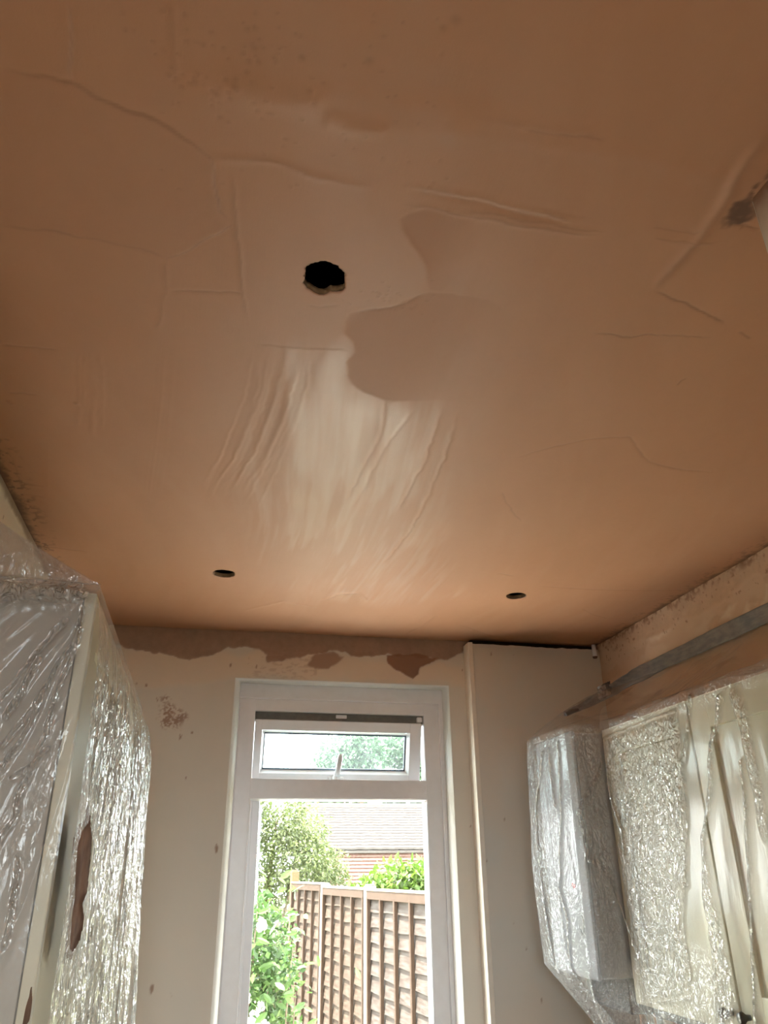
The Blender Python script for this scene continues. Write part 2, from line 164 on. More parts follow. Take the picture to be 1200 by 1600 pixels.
def boxo(name, b, mat, parent=None, bev=0.002, seg=1):
    bm = bmesh.new()
    box(bm, *b, bev=bev, seg=seg)
    return bmo(name, bm, mat, parent)

def tube(bm, pts, r, n=10, cap=True):
    rings = []
    P = [Vector(p) for p in pts]
    for i, p in enumerate(P):
        d = (P[min(i + 1, len(P) - 1)] - P[max(i - 1, 0)]).normalized()
        a = d.orthogonal().normalized() if i == 0 else (rings_a - d * rings_a.dot(d)).normalized()
        rings_a = a
        b = d.cross(a)
        rr = r[i] if isinstance(r, (list, tuple)) else r
        rings.append([bm.verts.new(p + (a * math.cos(2 * math.pi * k / n) + b * math.sin(2 * math.pi * k / n)) * rr) for k in range(n)])
    for i in range(len(rings) - 1):
        for k in range(n):
            bm.faces.new((rings[i][k], rings[i][(k + 1) % n], rings[i + 1][(k + 1) % n], rings[i + 1][k]))
    if cap:
        bm.faces.new(rings[0][::-1])
        bm.faces.new(rings[-1])

def raw_mesh(name, V, F, attrs=None, smooth=True):
    """V (n,3), F list of (k,3) / (k,4) integer arrays."""
    me = bpy.data.meshes.new(name)
    me.vertices.add(len(V))
    me.vertices.foreach_set('co', np.asarray(V, np.float32).ravel())
    li = np.concatenate([f.ravel() for f in F]).astype(np.int32)
    cnt = np.concatenate([np.full(len(f), f.shape[1], np.int32) for f in F])
    st = np.concatenate([[0], np.cumsum(cnt)[:-1]]).astype(np.int32)
    me.loops.add(len(li))
    me.loops.foreach_set('vertex_index', li)
    me.polygons.add(len(cnt))
    me.polygons.foreach_set('loop_start', st)
    me.update(calc_edges=True)
    if smooth:
        me.polygons.foreach_set('use_smooth', np.ones(len(cnt), bool))
    for k, a in (attrs or {}).items():
        at = me.attributes.new(k, 'FLOAT', 'POINT')
        at.data.foreach_set('value', np.asarray(a, np.float32).ravel())
    me.update()
    return me

def grid_faces(ny, nx, keep=None):
    i = np.arange(ny * nx).reshape(ny, nx)
    q = np.stack([i[:-1, :-1], i[:-1, 1:], i[1:, 1:], i[1:, :-1]], -1)
    return q[keep] if keep is not None else q.reshape(-1, 4)

def vnoise(x, y, seed=0):
    x = np.asarray(x, float); y = np.asarray(y, float)
    xi = np.floor(x).astype(np.int64); yi = np.floor(y).astype(np.int64)
    fx = x - xi; fy = y - yi
    fx = fx * fx * (3 - 2 * fx); fy = fy * fy * (3 - 2 * fy)
    def h(a, b):
        n = (a * 374761393 + b * 668265263 + seed * 974711) & 0xFFFFFFFF
        n = ((n ^ (n >> 13)) * 1274126177) & 0xFFFFFFFF
        return ((n ^ (n >> 16)) & 0xFFFF) / 65535.0
    return (h(xi, yi) * (1 - fx) + h(xi + 1, yi) * fx) * (1 - fy) + (h(xi, yi + 1) * (1 - fx) + h(xi + 1, yi + 1) * fx) * fy

def fbm(x, y, oct=4, seed=0):
    s = 0; a = 0.5; t = 0
    for k in range(oct):
        s = s + a * vnoise(x * 2 ** k, y * 2 ** k, seed + k * 17); t += a; a *= 0.5
    return s / t

def sst(a, b, x):
    t = np.clip((x - a) / (b - a), 0, 1)
    return t * t * (3 - 2 * t)

def seg_dist(X, Y, pts, closed=False):
    """unsigned distance, signed side and arc fraction to a polyline."""
    best = np.full(X.shape, 1e9); side = np.zeros(X.shape); arc = np.zeros(X.shape)
    P = list(pts) + ([pts[0]] if closed else [])
    ln = [math.hypot(P[i + 1][0] - P[i][0], P[i + 1][1] - P[i][1]) for i in range(len(P) - 1)]
    tot = sum(ln) or 1; acc = 0
    for i in range(len(P) - 1):
        ax, ay = P[i]; bx, by_ = P[i + 1]
        dx, dy = bx - ax, by_ - ay
        L2 = dx * dx + dy * dy + 1e-12
        t = np.clip(((X - ax) * dx + (Y - ay) * dy) / L2, 0, 1)
        ex = X - ax - t * dx; ey = Y - ay - t * dy
        d = np.hypot(ex, ey)
        m = d < best
        best = np.where(m, d, best)
        side = np.where(m, np.sign(dx * ey - dy * ex), side)
        arc = np.where(m, (acc + t * ln[i]) / tot, arc)
        acc += ln[i]
    return best, side, arc

def inside(X, Y, poly):
    r = np.zeros(X.shape, bool)
    n = len(poly)
    for i in range(n):
        x0, y0 = poly[i]; x1, y1 = poly[(i + 1) % n]
        if y0 == y1: continue
        c = ((y0 > Y) != (y1 > Y)) & (X < (x1 - x0) * (Y - y0) / (y1 - y0) + x0)
        r ^= c
    return r

def window_of(xs, ys, pts, pad):
    px = [p[0] for p in pts]; py = [p[1] for p in pts]
    return (slice(np.searchsorted(ys, min(py) - pad), np.searchsorted(ys, max(py) + pad)),
            slice(np.searchsorted(xs, min(px) - pad), np.searchsorted(xs, max(px) + pad)))

def poly_field(xs, ys, X, Y, poly, soft, pad=0.05, jag=0.0, freq=60, seed=3):
    out = np.zeros(X.shape)
    s = window_of(xs, ys, poly, pad)
    x = X[s]; y = Y[s]
    if x.size == 0: return out
    if jag:
        x = x + (fbm(x * freq, y * freq, 3, seed) - .5) * jag; y = y + (fbm(x * freq + 9, y * freq + 5, 3, seed + 5) - .5) * jag
    d, _, _ = seg_dist(x, y, poly, True)
    sd = np.where(inside(x, y, poly), d, -d)
    out[s] = sst(-soft, soft, sd)
    return out

# ---------------------------------------------------------------- materials
def mat(name):
    m = bpy.data.materials.new(name)
    m.use_nodes = True
    n = m.node_tree
    n.nodes.clear()
    out = n.nodes.new('ShaderNodeOutputMaterial')
    return m, n, out

def N(n, kind, **kw):
    x = n.nodes.new('ShaderNode' + kind)
    for k, v in kw.items():
        if hasattr(x, k) and k not in x.inputs:
            setattr(x, k, v)
        else:
            x.inputs[k].default_value = v
    return x

def simple(name, color, rough=0.6, spec=0.4, nscale=0, ncol=None, nfac=0.5, bump=0, bscale=80, stretch=(1, 1, 1), metal=0, detail=4, lo=.35, hi=.65):
    m, n, out = mat(name)
    p = N(n, 'BsdfPrincipled')
    p.inputs['Base Color'].default_value = (*color, 1)
    p.inputs['Roughness'].default_value = rough
    p.inputs['Specular IOR Level'].default_value = spec
    p.inputs['Metallic'].default_value = metal
    n.links.new(p.outputs[0], out.inputs[0])
    tc = N(n, 'TexCoord'); mp = N(n, 'Mapping')
    mp.inputs['Scale'].default_value = stretch
    n.links.new(tc.outputs['Object'], mp.inputs['Vector'])
    if ncol is not None:
        no = N(n, 'TexNoise', Scale=nscale, Detail=detail)
        n.links.new(mp.outputs[0], no.inputs['Vector'])
        r = N(n, 'ValToRGB')
        r.color_ramp.elements[0].position = lo; r.color_ramp.elements[1].position = hi
        r.color_ramp.elements[0].color = (*color, 1)
        r.color_ramp.elements[1].color = (*[color[i] * (1 - nfac) + ncol[i] * nfac for i in range(3)], 1)
        n.links.new(no.outputs['Fac'], r.inputs['Fac'])
        n.links.new(r.outputs[0], p.inputs['Base Color'])
    if bump:
        nb = N(n, 'TexNoise', Scale=bscale, Detail=5)
        n.links.new(mp.outputs[0], nb.inputs['Vector'])
        b = N(n, 'Bump', Strength=bump, Distance=0.004)
        n.links.new(nb.outputs['Fac'], b.inputs['Height'])
        n.links.new(b.outputs[0], p.inputs['Normal'])
    return m

def attr(n, name):
    a = N(n, 'Attribute'); a.attribute_name = name
    return a.outputs['Fac']

def mixc(n, fac, a, b):
    x = N(n, 'Mix', data_type='RGBA')
    if isinstance(fac, float): x.inputs[0].default_value = fac
    else: n.links.new(fac, x.inputs[0])
    for i, c in ((6, a), (7, b)):
        if isinstance(c, tuple): x.inputs[i].default_value = (*c, 1)
        else: n.links.new(c, x.inputs[i])
    return x.outputs[2]

def mathn(n, op, a, b=None, clamp=False):
    x = N(n, 'Math', operation=op); x.use_clamp = clamp
    for i, c in ((0, a), (1, b)):
        if c is None: continue
        if isinstance(c, (int, float)): x.inputs[i].default_value = c
        else: n.links.new(c, x.inputs[i])
    return x.outputs[0]

# fresh gypsum plaster of the ceiling
def ceiling_material():
    m, n, out = mat('fresh_plaster')
    p = N(n, 'BsdfPrincipled')
    n.links.new(p.outputs[0], out.inputs[0])
    tc = N(n, 'TexCoord')
    a = N(n, 'TexNoise', Scale=2.2, Detail=6, Roughness=.6); n.links.new(tc.outputs['Object'], a.inputs['Vector'])
    b = N(n, 'TexNoise', Scale=35, Detail=6, Roughness=.65); n.links.new(tc.outputs['Object'], b.inputs['Vector'])
    c1 = mixc(n, a.outputs['Fac'], CEIL_A, CEIL_B)
    c2 = mixc(n, mathn(n, 'MULTIPLY', b.outputs['Fac'], .22), c1, CEIL_C)
    c3 = mixc(n, mathn(n, 'MULTIPLY', attr(n, 'tint'), .34), c2, (.33, .16, .095))
    c4 = mixc(n, mathn(n, 'MULTIPLY', attr(n, 'gloss'), .5), c3, (.52, .31, .20))  # window sheen put into the colour too: paler where polished
    c5 = mixc(n, attr(n, 'dark'), c4, (.11, .05, .028))
    n.links.new(c5, p.inputs['Base Color'])
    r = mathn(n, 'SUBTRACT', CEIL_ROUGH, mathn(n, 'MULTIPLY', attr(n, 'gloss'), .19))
    r = mathn(n, 'ADD', r, mathn(n, 'MULTIPLY', attr(n, 'tint'), .07), True)
    n.links.new(r, p.inputs['Roughness'])
    p.inputs['Specular IOR Level'].default_value = .5
    mp = N(n, 'Mapping'); mp.inputs['Scale'].default_value = (240, 22, 1)
    n.links.new(tc.outputs['Object'], mp.inputs['Vector'])
    s = N(n, 'TexNoise', Scale=1, Detail=3); n.links.new(mp.outputs[0], s.inputs['Vector'])
    g = N(n, 'TexNoise', Scale=420, Detail=3); n.links.new(tc.outputs['Object'], g.inputs['Vector'])
    h = mathn(n, 'ADD', mathn(n, 'MULTIPLY', s.outputs['Fac'], .35), mathn(n, 'MULTIPLY', g.outputs['Fac'], .5))
    bu = N(n, 'Bump', Strength=.22, Distance=.0012)
    n.links.new(h, bu.inputs['Height']); n.links.new(bu.outputs[0], p.inputs['Normal'])
    return m

CEIL_A = (.425, .21, .108); CEIL_B = (.475, .25, .138); CEIL_C = (.36, .165, .085); CEIL_ROUGH = .56

def wall_material(name, base, alt, strip=(.115, .068, .045), rough=.72):
    m, n, out = mat(name)
    p = N(n, 'BsdfPrincipled'); n.links.new(p.outputs[0], out.inputs[0])
    tc = N(n, 'TexCoord')
    a = N(n, 'TexNoise', Scale=3.0, Detail=6); n.links.new(tc.outputs['Object'], a.inputs['Vector'])
    b = N(n, 'TexNoise', Scale=26, Detail=6, Roughness=.7); n.links.new(tc.outputs['Object'], b.inputs['Vector'])
    c = mixc(n, a.outputs['Fac'], base, alt)
    sm = mixc(n, b.outputs['Fac'], strip, tuple(v * 1.8 for v in strip))
    c = mixc(n, attr(n, 'cream'), c, (.72, .60, .48))
    c = mixc(n, attr(n, 'strip'), c, sm)
    c = mixc(n, attr(n, 'blot'), c, (.27, .135, .08))
    n.links.new(c, p.inputs['Base Color'])
    p.inputs['Roughness'].default_value = rough
    p.inputs['Specular IOR Level'].default_value = .35
    bu = N(n, 'Bump', Strength=.25, Distance=.002); n.links.new(b.outputs['Fac'], bu.inputs['Height']); n.links.new(bu.outputs[0], p.inputs['Normal'])
    return m

def polythene(name, milky0=.10, gloss0=.10):
    m, n, out = mat(name)
    tc = N(n, 'TexCoord')
    cri = attr(n, 'crinkle')
    mp = N(n, 'Mapping'); mp.inputs['Scale'].default_value = (1, 1.0, .55)
    n.links.new(tc.outputs['Object'], mp.inputs['Vector'])
    wn = N(n, 'TexNoise', Scale=22, Detail=3); n.links.new(mp.outputs[0], wn.inputs['Vector'])
    wv = N(n, 'VectorMath', operation='SCALE'); wv.inputs[3].default_value = .05
    n.links.new(wn.outputs['Color'], wv.inputs[0])
    ad = N(n, 'VectorMath', operation='ADD'); n.links.new(mp.outputs[0], ad.inputs[0]); n.links.new(wv.outputs[0], ad.inputs[1])
    v1 = N(n, 'TexVoronoi', Scale=92); v1.feature = 'F1'; n.links.new(ad.outputs[0], v1.inputs['Vector'])
    v2 = N(n, 'TexVoronoi', Scale=190); v2.feature = 'F1'; n.links.new(ad.outputs[0], v2.inputs['Vector'])
    mp2 = N(n, 'Mapping'); mp2.inputs['Scale'].default_value = (90, 90, 6)
    n.links.new(tc.outputs['Object'], mp2.inputs['Vector'])
    st = N(n, 'TexNoise', Scale=1, Detail=4); n.links.new(mp2.outputs[0], st.inputs['Vector'])
    h = mathn(n, 'ADD', v1.outputs['Distance'], mathn(n, 'MULTIPLY', v2.outputs['Distance'], .45))
    h = mathn(n, 'MULTIPLY', h, cri)
    h = mathn(n, 'ADD', h, mathn(n, 'MULTIPLY', st.outputs['Fac'], .06))
    bu = N(n, 'Bump', Strength=1.0, Distance=.011); n.links.new(h, bu.inputs['Height'])
    tr = N(n, 'BsdfTransparent'); tr.inputs[0].default_value = (.985, .985, .98, 1)
    df = N(n, 'BsdfDiffuse'); df.inputs[0].default_value = (.86, .87, .88, 1)
    tl = N(n, 'BsdfTranslucent'); tl.inputs[0].default_value = (.86, .87, .88, 1)
    n.links.new(bu.outputs[0], df.inputs['Normal'])
    mk = N(n, 'MixShader'); mk.inputs[0].default_value = .4
    n.links.new(df.outputs[0], mk.inputs[1]); n.links.new(tl.outputs[0], mk.inputs[2])
    m1 = N(n, 'MixShader')
    n.links.new(mathn(n, 'ADD', mathn(n, 'MULTIPLY', cri, .29), milky0), m1.inputs[0])  # crease whitening, with bright reflections on the wrinkles painted in
    n.links.new(tr.outputs[0], m1.inputs[1]); n.links.new(mk.outputs[0], m1.inputs[2])
    gl = N(n, 'BsdfGlossy'); gl.inputs['Roughness'].default_value = .14
    n.links.new(bu.outputs[0], gl.inputs['Normal'])
    lw = N(n, 'LayerWeight'); lw.inputs['Blend'].default_value = .5
    n.links.new(bu.outputs[0], lw.inputs['Normal'])
    f = mathn(n, 'ADD', mathn(n, 'MULTIPLY', mathn(n, 'POWER', lw.outputs['Facing'], 4.0), .40), mathn(n, 'ADD', gloss0, mathn(n, 'MULTIPLY', cri, .30)), True)
    m2 = N(n, 'MixShader')
    n.links.new(f, m2.inputs[0]); n.links.new(m1.outputs[0], m2.inputs[1]); n.links.new(gl.outputs[0], m2.inputs[2])
    n.links.new(m2.outputs[0], out.inputs[0])
    return m

def glass_mat(name, tint=(.97, .99, .98), milk=0.0):
    m, n, out = mat(name)
    tr = N(n, 'BsdfTransparent'); tr.inputs[0].default_value = (*tint, 1)
    gl = N(n, 'BsdfGlossy'); gl.inputs['Roughness'].default_value = .02
    lw = N(n, 'LayerWeight'); lw.inputs['Blend'].default_value = .5
    fr = mathn(n, 'ADD', .045, mathn(n, 'MULTIPLY', mathn(n, 'POWER', lw.outputs['Facing'], 5.0), .9), True)
    mx = N(n, 'MixShader')
    n.links.new(fr, mx.inputs[0]); n.links.new(tr.outputs[0], mx.inputs[1]); n.links.new(gl.outputs[0], mx.inputs[2])
    last = mx.outputs[0]
    if milk:
        df = N(n, 'BsdfTranslucent'); df.inputs[0].default_value = (.9, .92, .95, 1)
        no = N(n, 'TexNoise', Scale=14, Detail=5); tc = N(n, 'TexCoord'); n.links.new(tc.outputs['Object'], no.inputs['Vector'])
        m3 = N(n, 'MixShader'); n.links.new(mathn(n, 'MULTIPLY', no.outputs['Fac'], milk * 2), m3.inputs[0])
        n.links.new(last, m3.inputs[1]); n.links.new(df.outputs[0], m3.inputs[2]); last = m3.outputs[0]
    n.links.new(last, out.inputs[0])
    return m

def leaf_mat(name, c0, c1, c2):
    m, n, out = mat(name)
    r = N(n, 'ValToRGB')
    r.color_ramp.elements[0].color = (*c0, 1); r.color_ramp.elements[1].color = (*c2, 1)
    e = r.color_ramp.elements.new(.5); e.color = (*c1, 1)
    n.links.new(attr(n, 'rnd'), r.inputs['Fac'])
    p = N(n, 'BsdfPrincipled'); p.inputs['Roughness'].default_value = .45
    n.links.new(r.outputs[0], p.inputs['Base Color'])
    t = N(n, 'BsdfTranslucent'); n.links.new(r.outputs[0], t.inputs[0])
    mx = N(n, 'MixShader'); mx.inputs[0].default_value = .4
    n.links.new(p.outputs[0], mx.inputs[1]); n.links.new(t.outputs[0], mx.inputs[2]); n.links.new(mx.outputs[0], out.inputs[0])
    return m

M_CEIL = ceiling_material()
M_WALL = wall_material('old_cream_paint', (.63, .59, .525), (.67, .62, .55), strip=(.26, .175, .13))
M_REVEAL = simple('daylit_reveal_paint', (.70, .675, .63), .7, .3, 12, (.66, .63, .58), .6, .2, 60)  # cream wall paint made whiter, painting in the daylight on the reveal
M_SKIM = wall_material('brown_skim', (.58, .415, .30), (.66, .48, .35), strip=(.40, .27, .185))
M_GYP = simple('cut_plasterboard', (.52, .36, .22), .85, .2, 40, (.30, .18, .10), .8, .5, 90)
M_VOID = simple('dark_loft_timber', (.030, .020, .014), .9, .1, 12, (.06, .04, .03), .6)
M_FLOOR = simple('oak_boards', (.095, .055, .028), .5, .4, 6, (.07, .04, .02), .7, .2, 60, (1, 8, 1))
M_RENDER = simple('outer_render', (.55, .52, .48), .8, .2, 20, (.45, .42, .38), .5, .3, 60)
M_UPVC = simple('white_upvc', (.80, .79, .80), .28, .5, 30, (.75, .73, .73), .5, .05, 120)
M_UPVC2 = simple('white_upvc_sash', (.84, .84, .86), .25, .5, 30, (.80, .80, .82), .5, .05, 120)
M_GASK = simple('grey_gasket', (.14, .135, .12), .6, .3, 50, (.20, .19, .17), .5)
M_GLASS = glass_mat('window_glass')
M_GLASS2 = glass_mat('sash_glass', (.90, .97, .96), .02)
M_CREAM = simple('cream_cabinet_paint', (0.6880, 0.6450, 0.4988), .35, .45, 8, (0.6622, 0.6192, 0.4730), .6, .06, 60)
M_CARC = simple('grey_carcass_board', (.45, .41, .36), .5, .4, 5, (.42, .38, .33), .6, .05, 60)
M_KNOB = simple('dark_pewter', (.09, .085, .08), .35, .5, 60, (.14, .13, .12), .6, .2, 120, metal=.7)
M_BOIL = simple('white_enamel', (0.3740, 0.3808, 0.4080), .6, .15, 10, (0.3604, 0.3672, 0.3876), .5)
M_BOILS = simple('grey_enamel_side', (.50, .50, .51), .4, .5, 10, (.46, .46, .47), .5)
M_RED = simple('red_print', (.55, .03, .04), .4, .4, 80, (.62, .05, .05), .5)
M_GREYPR = simple('grey_print', (.28, .28, .30), .4, .4, 80, (.22, .22, .24), .5)
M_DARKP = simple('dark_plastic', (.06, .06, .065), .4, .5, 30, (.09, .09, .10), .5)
M_COPPER = simple('copper_pipe', (.42, .20, .11), .35, .5, 30, (.30, .13, .07), .5, metal=.8)
M_TAPE = simple('grey_cloth_tape', (.185, .20, .225), .38, .5, 22, (.30, .305, .31), .9, .35, 60, (1, 1, 3))
M_FOIL = simple('shiny_tape_back', (.42, .43, .45), .18, .7, 30, (.25, .25, .26), .8, .6, 40, metal=.6)
M_POLY_L = polythene('polythene_left', .17, .02)
M_POLY_R = polythene('polythene_right', .08, .015)
M_BROWN = simple('brown_plaster_splash', (.15, .085, .06), .85, .05, 22, (.25, .14, .095), .8, .35, 50)
M_FENCE = simple('weathered_larch', (0.0317, 0.0173, 0.0104), .8, .2, 7, (0.0547, 0.0392, 0.0277), .95, .5, 40, (1, 1, 6))
M_BATT = simple('brown_batten', (0.0355, 0.0190, 0.0110), .8, .2, 14, (0.0478, 0.0287, 0.0184), .8, .4, 60)
M_POST = simple('pale_concrete_post', (0.1360, 0.1292, 0.1122), .9, .2, 30, (0.1088, 0.1020, 0.0884), .6, .3, 90)
M_WPOST = simple('yellow_timber_post', (0.1050, 0.0713, 0.0338), .8, .2, 20, (0.0825, 0.0525, 0.0263), .7, .3, 60)
M_TILE = simple('pale_roof_tiles', (0.0795, 0.0704, 0.0642), .8, .25, 9, (0.0642, 0.0506, 0.0443), .7, .4, 30)
M_CLAY = simple('clay_hung_tiles', (0.2819, 0.1598, 0.1277), .85, .2, 14, (0.3757, 0.2441, 0.2067), .8, .4, 30)
M_BARK = simple('bark', (.14, .10, .07), .9, .2, 30, (.22, .17, .12), .7, .5, 60)
M_GRASS = simple('worn_lawn', (.085, .09, .045), .9, .2, 30, (.12, .11, .07), .7, .5, 80)
M_BOUNCE_PAVE = simple('bounce_paving', (.74, .71, .66), .8, .2, 3, (.68, .65, .60), .7, .3, 40)
M_SOIL = simple('dark_yard', (.022, .020, .018), .9, .2, 8, (.03, .027, .024), .6, .4, 60)
M_PETAL = simple('white_petals', (0.5250, 0.5180, 0.4900), .6, .3, 30, (0.4900, 0.4620, 0.4340), .5)
L_ROSE = leaf_mat('rose_leaves', (0.0270, 0.0584, 0.0126), (0.0540, 0.1169, 0.0270), (0.1258, 0.1798, 0.0495))
L_WILLOW = leaf_mat('willow_leaves', (0.0471, 0.0659, 0.0236), (0.1037, 0.1319, 0.0424), (0.1790, 0.1980, 0.0895))
L_LAUREL = leaf_mat('laurel_leaves', (0.0377, 0.0754, 0.0082), (0.0754, 0.1370, 0.0172), (0.1370, 0.1919, 0.0480))
L_FAR = leaf_mat('far_tree_leaves', (0.0425, 0.0850, 0.0425), (0.0765, 0.1360, 0.0680), (0.1275, 0.1870, 0.1105))

# ---------------------------------------------------------------- room sizes
XL, XR, YB, YF, H = -0.565, 1.64, 3.085, -1.9, 2.40
XP, YP = 0.722, 0.695          # near pier on the right

# ================================================================= CEILING
def build_ceiling():
    G = .0032
    nx = int(round((XR + .02 - (XL - .02)) / G)) + 1
    xs = XL - .02 + np.arange(nx) * G
    yf = np.arange(.40, YB + .012, G)
    ys = np.concatenate([np.arange(YF - .05, .40 - .02, .06), yf])
    X, Y = np.meshgrid(xs, ys)
    Z = np.zeros(X.shape); dark = np.zeros(X.shape); tint = np.zeros(X.shape); gloss = np.zeros(X.shape)
    Z += (fbm(X * 2.6, Y * 2.0, 3, 1) - .5) * .010
    Z += (fbm(X * 11, Y * 5, 3, 8) - .5) * .0018
    for kind, h, w, dk, pts in LINES:
        w = w * .001; h = h * (.00165 if abs(h) > .46 or dk > 0 else .0012)
        s = window_of(xs, ys, pts, .06)
        x = X[s]; y = Y[s]
        if x.size == 0: continue
        xw = x + (fbm(x * 30, y * 30, 3, 2) - .5) * .010; yw = y + (fbm(x * 30 + 7, y * 30 + 3, 3, 4) - .5) * .010
        if abs(h) < .0004 and dk == 0: xw = x; yw = y
        d, sd, arc = seg_dist(xw, yw, pts)
        fade = np.clip(np.minimum(arc, 1 - arc) * 9, 0, 1)
        vary = .55 + .9 * fbm(x * 14, y * 14, 2, 6)
        if kind == 'ridge':
            Z[s] -= h * np.exp(-(d / w) ** 2) * fade * vary
        else:
            Z[s] -= h * np.exp(-(d / .022)) * sst(-w * .25, w * .25, d * sd) * fade * vary
            Z[s] += .35 * h * np.exp(-(d / w) ** 2) * fade
        dark[s] = np.maximum(dark[s], dk * .85 * np.exp(-(d / max(.0022, w * .45)) ** 2) * fade * np.clip(vary * 1.2 - .35, 0, 1))
    tint = np.maximum(tint, poly_field(xs, ys, X, Y, PATCH['dull_a'], .003, jag=.012, freq=25) * sst(.36, .27, X) )
    fadeb = sst(.50, .30, X)
    tint = np.maximum(tint, .9 * poly_field(xs, ys, X, Y, PATCH['dull_b'], .003, jag=.016, freq=22) * fadeb)
    tint = np.maximum(tint, .35 * poly_field(xs, ys, X, Y, PATCH['slab'], .003, jag=.01))
    Z += .0007 * tint
    core = poly_field(xs, ys, X, Y, PATCH['streak'], .07, pad=.15)
    sx = X + .05 * np.sin(Y * 2.2) + .05 * (fbm(X * 3, Y * 2, 2, 5) - .5)
    sn = fbm(sx * 26, Y * 2.6, 4, 21)
    st2 = fbm(sx * 120, Y * 4.0, 2, 31)
    st3 = fbm(sx * 60, Y * 7.0, 3, 37)
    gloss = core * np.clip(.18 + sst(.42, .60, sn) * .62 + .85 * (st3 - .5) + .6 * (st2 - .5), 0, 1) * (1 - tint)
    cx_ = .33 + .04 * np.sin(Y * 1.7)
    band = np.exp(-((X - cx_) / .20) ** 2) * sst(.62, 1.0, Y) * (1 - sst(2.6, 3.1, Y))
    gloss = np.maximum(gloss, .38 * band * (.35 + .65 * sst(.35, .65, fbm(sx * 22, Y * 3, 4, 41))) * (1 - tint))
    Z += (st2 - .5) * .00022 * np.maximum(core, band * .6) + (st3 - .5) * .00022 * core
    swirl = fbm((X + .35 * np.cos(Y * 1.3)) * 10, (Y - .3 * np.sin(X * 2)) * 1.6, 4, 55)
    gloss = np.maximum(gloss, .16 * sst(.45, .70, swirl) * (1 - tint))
    for (px, py, r) in PITS:
        r = r * .00085
        s = window_of(xs, ys, [(px, py)], r * 3 + .003)
        d = np.hypot(X[s] - px, Y[s] - py)
        k = np.exp(-(d / max(r, .0018)) ** 2)
        Z[s] += (.0010 if r < .0038 else .0016) * k * (1 if (px * 977 % 1) < .6 else -1)
        dark[s] = np.maximum(dark[s], .20 * k)
    # crumbly brown joint along the walls and beside the pier
    jr = sst(.030, 0, XR - X + (fbm(X * 40, Y * 40, 3, 9) - .5) * .05)
    jl = sst(.030, 0, X - XL + (fbm(X * 40, Y * 40, 3, 19) - .5) * .05) * sst(2.4, 2.2, Y)
    jb = sst(.012, 0, YB - Y + (fbm(X * 30, Y * 60, 3, 29) - .5) * .02)
    crumbs = sst(.60, .72, fbm(X * 75, Y * 75, 3, 12)) * (sst(.09, .01, XR - X) * .5 + sst(.09, .01, X - XL) * .8)
    dark = np.maximum.reduce([dark, jr * .75, jl * .85, jb * .5, np.clip(crumbs, 0, .8)])
    dp = np.hypot((X - (XP + .005)) * .8, (Y - (YP + .02)) * .55) + (fbm(X * 45, Y * 45, 3, 15) - .5) * .05
    dark = np.maximum(dark, .95 * sst(.022, .006, dp))
    dl = seg_dist(X, Y, [(XP - .01, .72), (XP - .006, .40)])[0] + (fbm(X * 55, Y * 55, 3, 16) - .5) * .03
    dark = np.maximum(dark, .8 * sst(.008, .002, dl) * (Y < .80))
    Zc = H + .001 + Z
    Zc = np.minimum(Zc, H + .006)
    # holes for the downlights
    holes = [(.123, .984, .0375, .0085, 5), (-.003, 2.428, .0355, .003, 6), (1.037, 2.458, .0355, .003, 8)]
    ny = len(ys)
    keep = np.ones((ny - 1, nx - 1), bool)
    V = np.stack([X, Y, Zc], -1).reshape(-1, 3)
    A = {'dark': dark.ravel(), 'tint': tint.ravel(), 'gloss': gloss.ravel()}
    extraV = []; extraA = {k: [] for k in A}; extraF = []
    base = len(V); rims = []
    for cx, cy_, r, jag, sd in holes:
        ci = int(np.argmin(abs(xs - cx))); cj = int(np.argmin(abs(ys - cy_)))
        hn = 17
        keep[cj - hn:cj + hn, ci - hn:ci + hn] = False
        idx = [(cj - hn, i) for i in range(ci - hn, ci + hn)] + [(j, ci + hn) for j in range(cj - hn, cj + hn)] + \
              [(cj + hn, i) for i in range(ci + hn, ci - hn, -1)] + [(j, ci - hn) for j in range(cj + hn, cj - hn, -1)]
        loop = np.array([j * nx + i for j, i in idx])
        n = len(loop); rp = V[loop]
        ang = np.arctan2(rp[:, 1] - cy_, rp[:, 0] - cx)
        rr = r + jag * (fbm(np.cos(ang) * 2.2 + 5, np.sin(ang) * 2.2 + 5, 3, sd) - .5) * 2
        rr = rr + jag * .25 * (vnoise(ang * 9, ang * 0, sd) - .5)
        inner = np.stack([cx + rr * np.cos(ang), cy_ + rr * np.sin(ang)], -1)
        prev = loop
        K = 7
        for k in range(1, K + 1):
            t = k / K; t = t ** .8
            xy = rp[:, :2] * (1 - t) + inner * t
            ii = np.clip(((xy[:, 0] - xs[0]) / G).round().astype(int), 0, nx - 1); jj = np.clip(np.searchsorted(ys, xy[:, 1]), 0, ny - 1)
            chip = .0 if k < K else .0012
            z = Zc[jj, ii] + chip
            extraV.append(np.column_stack([xy, z]))
            for q in A: extraA[q].append(A[q].reshape(ny, nx)[jj, ii] if q != 'dark' else np.maximum(dark[jj, ii], .55 if k == K else 0))
            cur = base + np.arange(n); base += n
            extraF.append(np.stack([prev, np.roll(prev, -1), np.roll(cur, -1), cur], -1))
            prev = cur
        rims.append((inner, cx, cy_))
    V = np.concatenate([V] + extraV)
    A = {k: np.concatenate([A[k]] + extraA[k]) for k in A}
    F = np.concatenate([grid_faces(ny, nx, keep)] + extraF)[:, ::-1]
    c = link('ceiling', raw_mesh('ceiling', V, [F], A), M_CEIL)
    tag(c, 'brown freshly skimmed plaster ceiling with trowel marks and three cut holes', kind='structure')
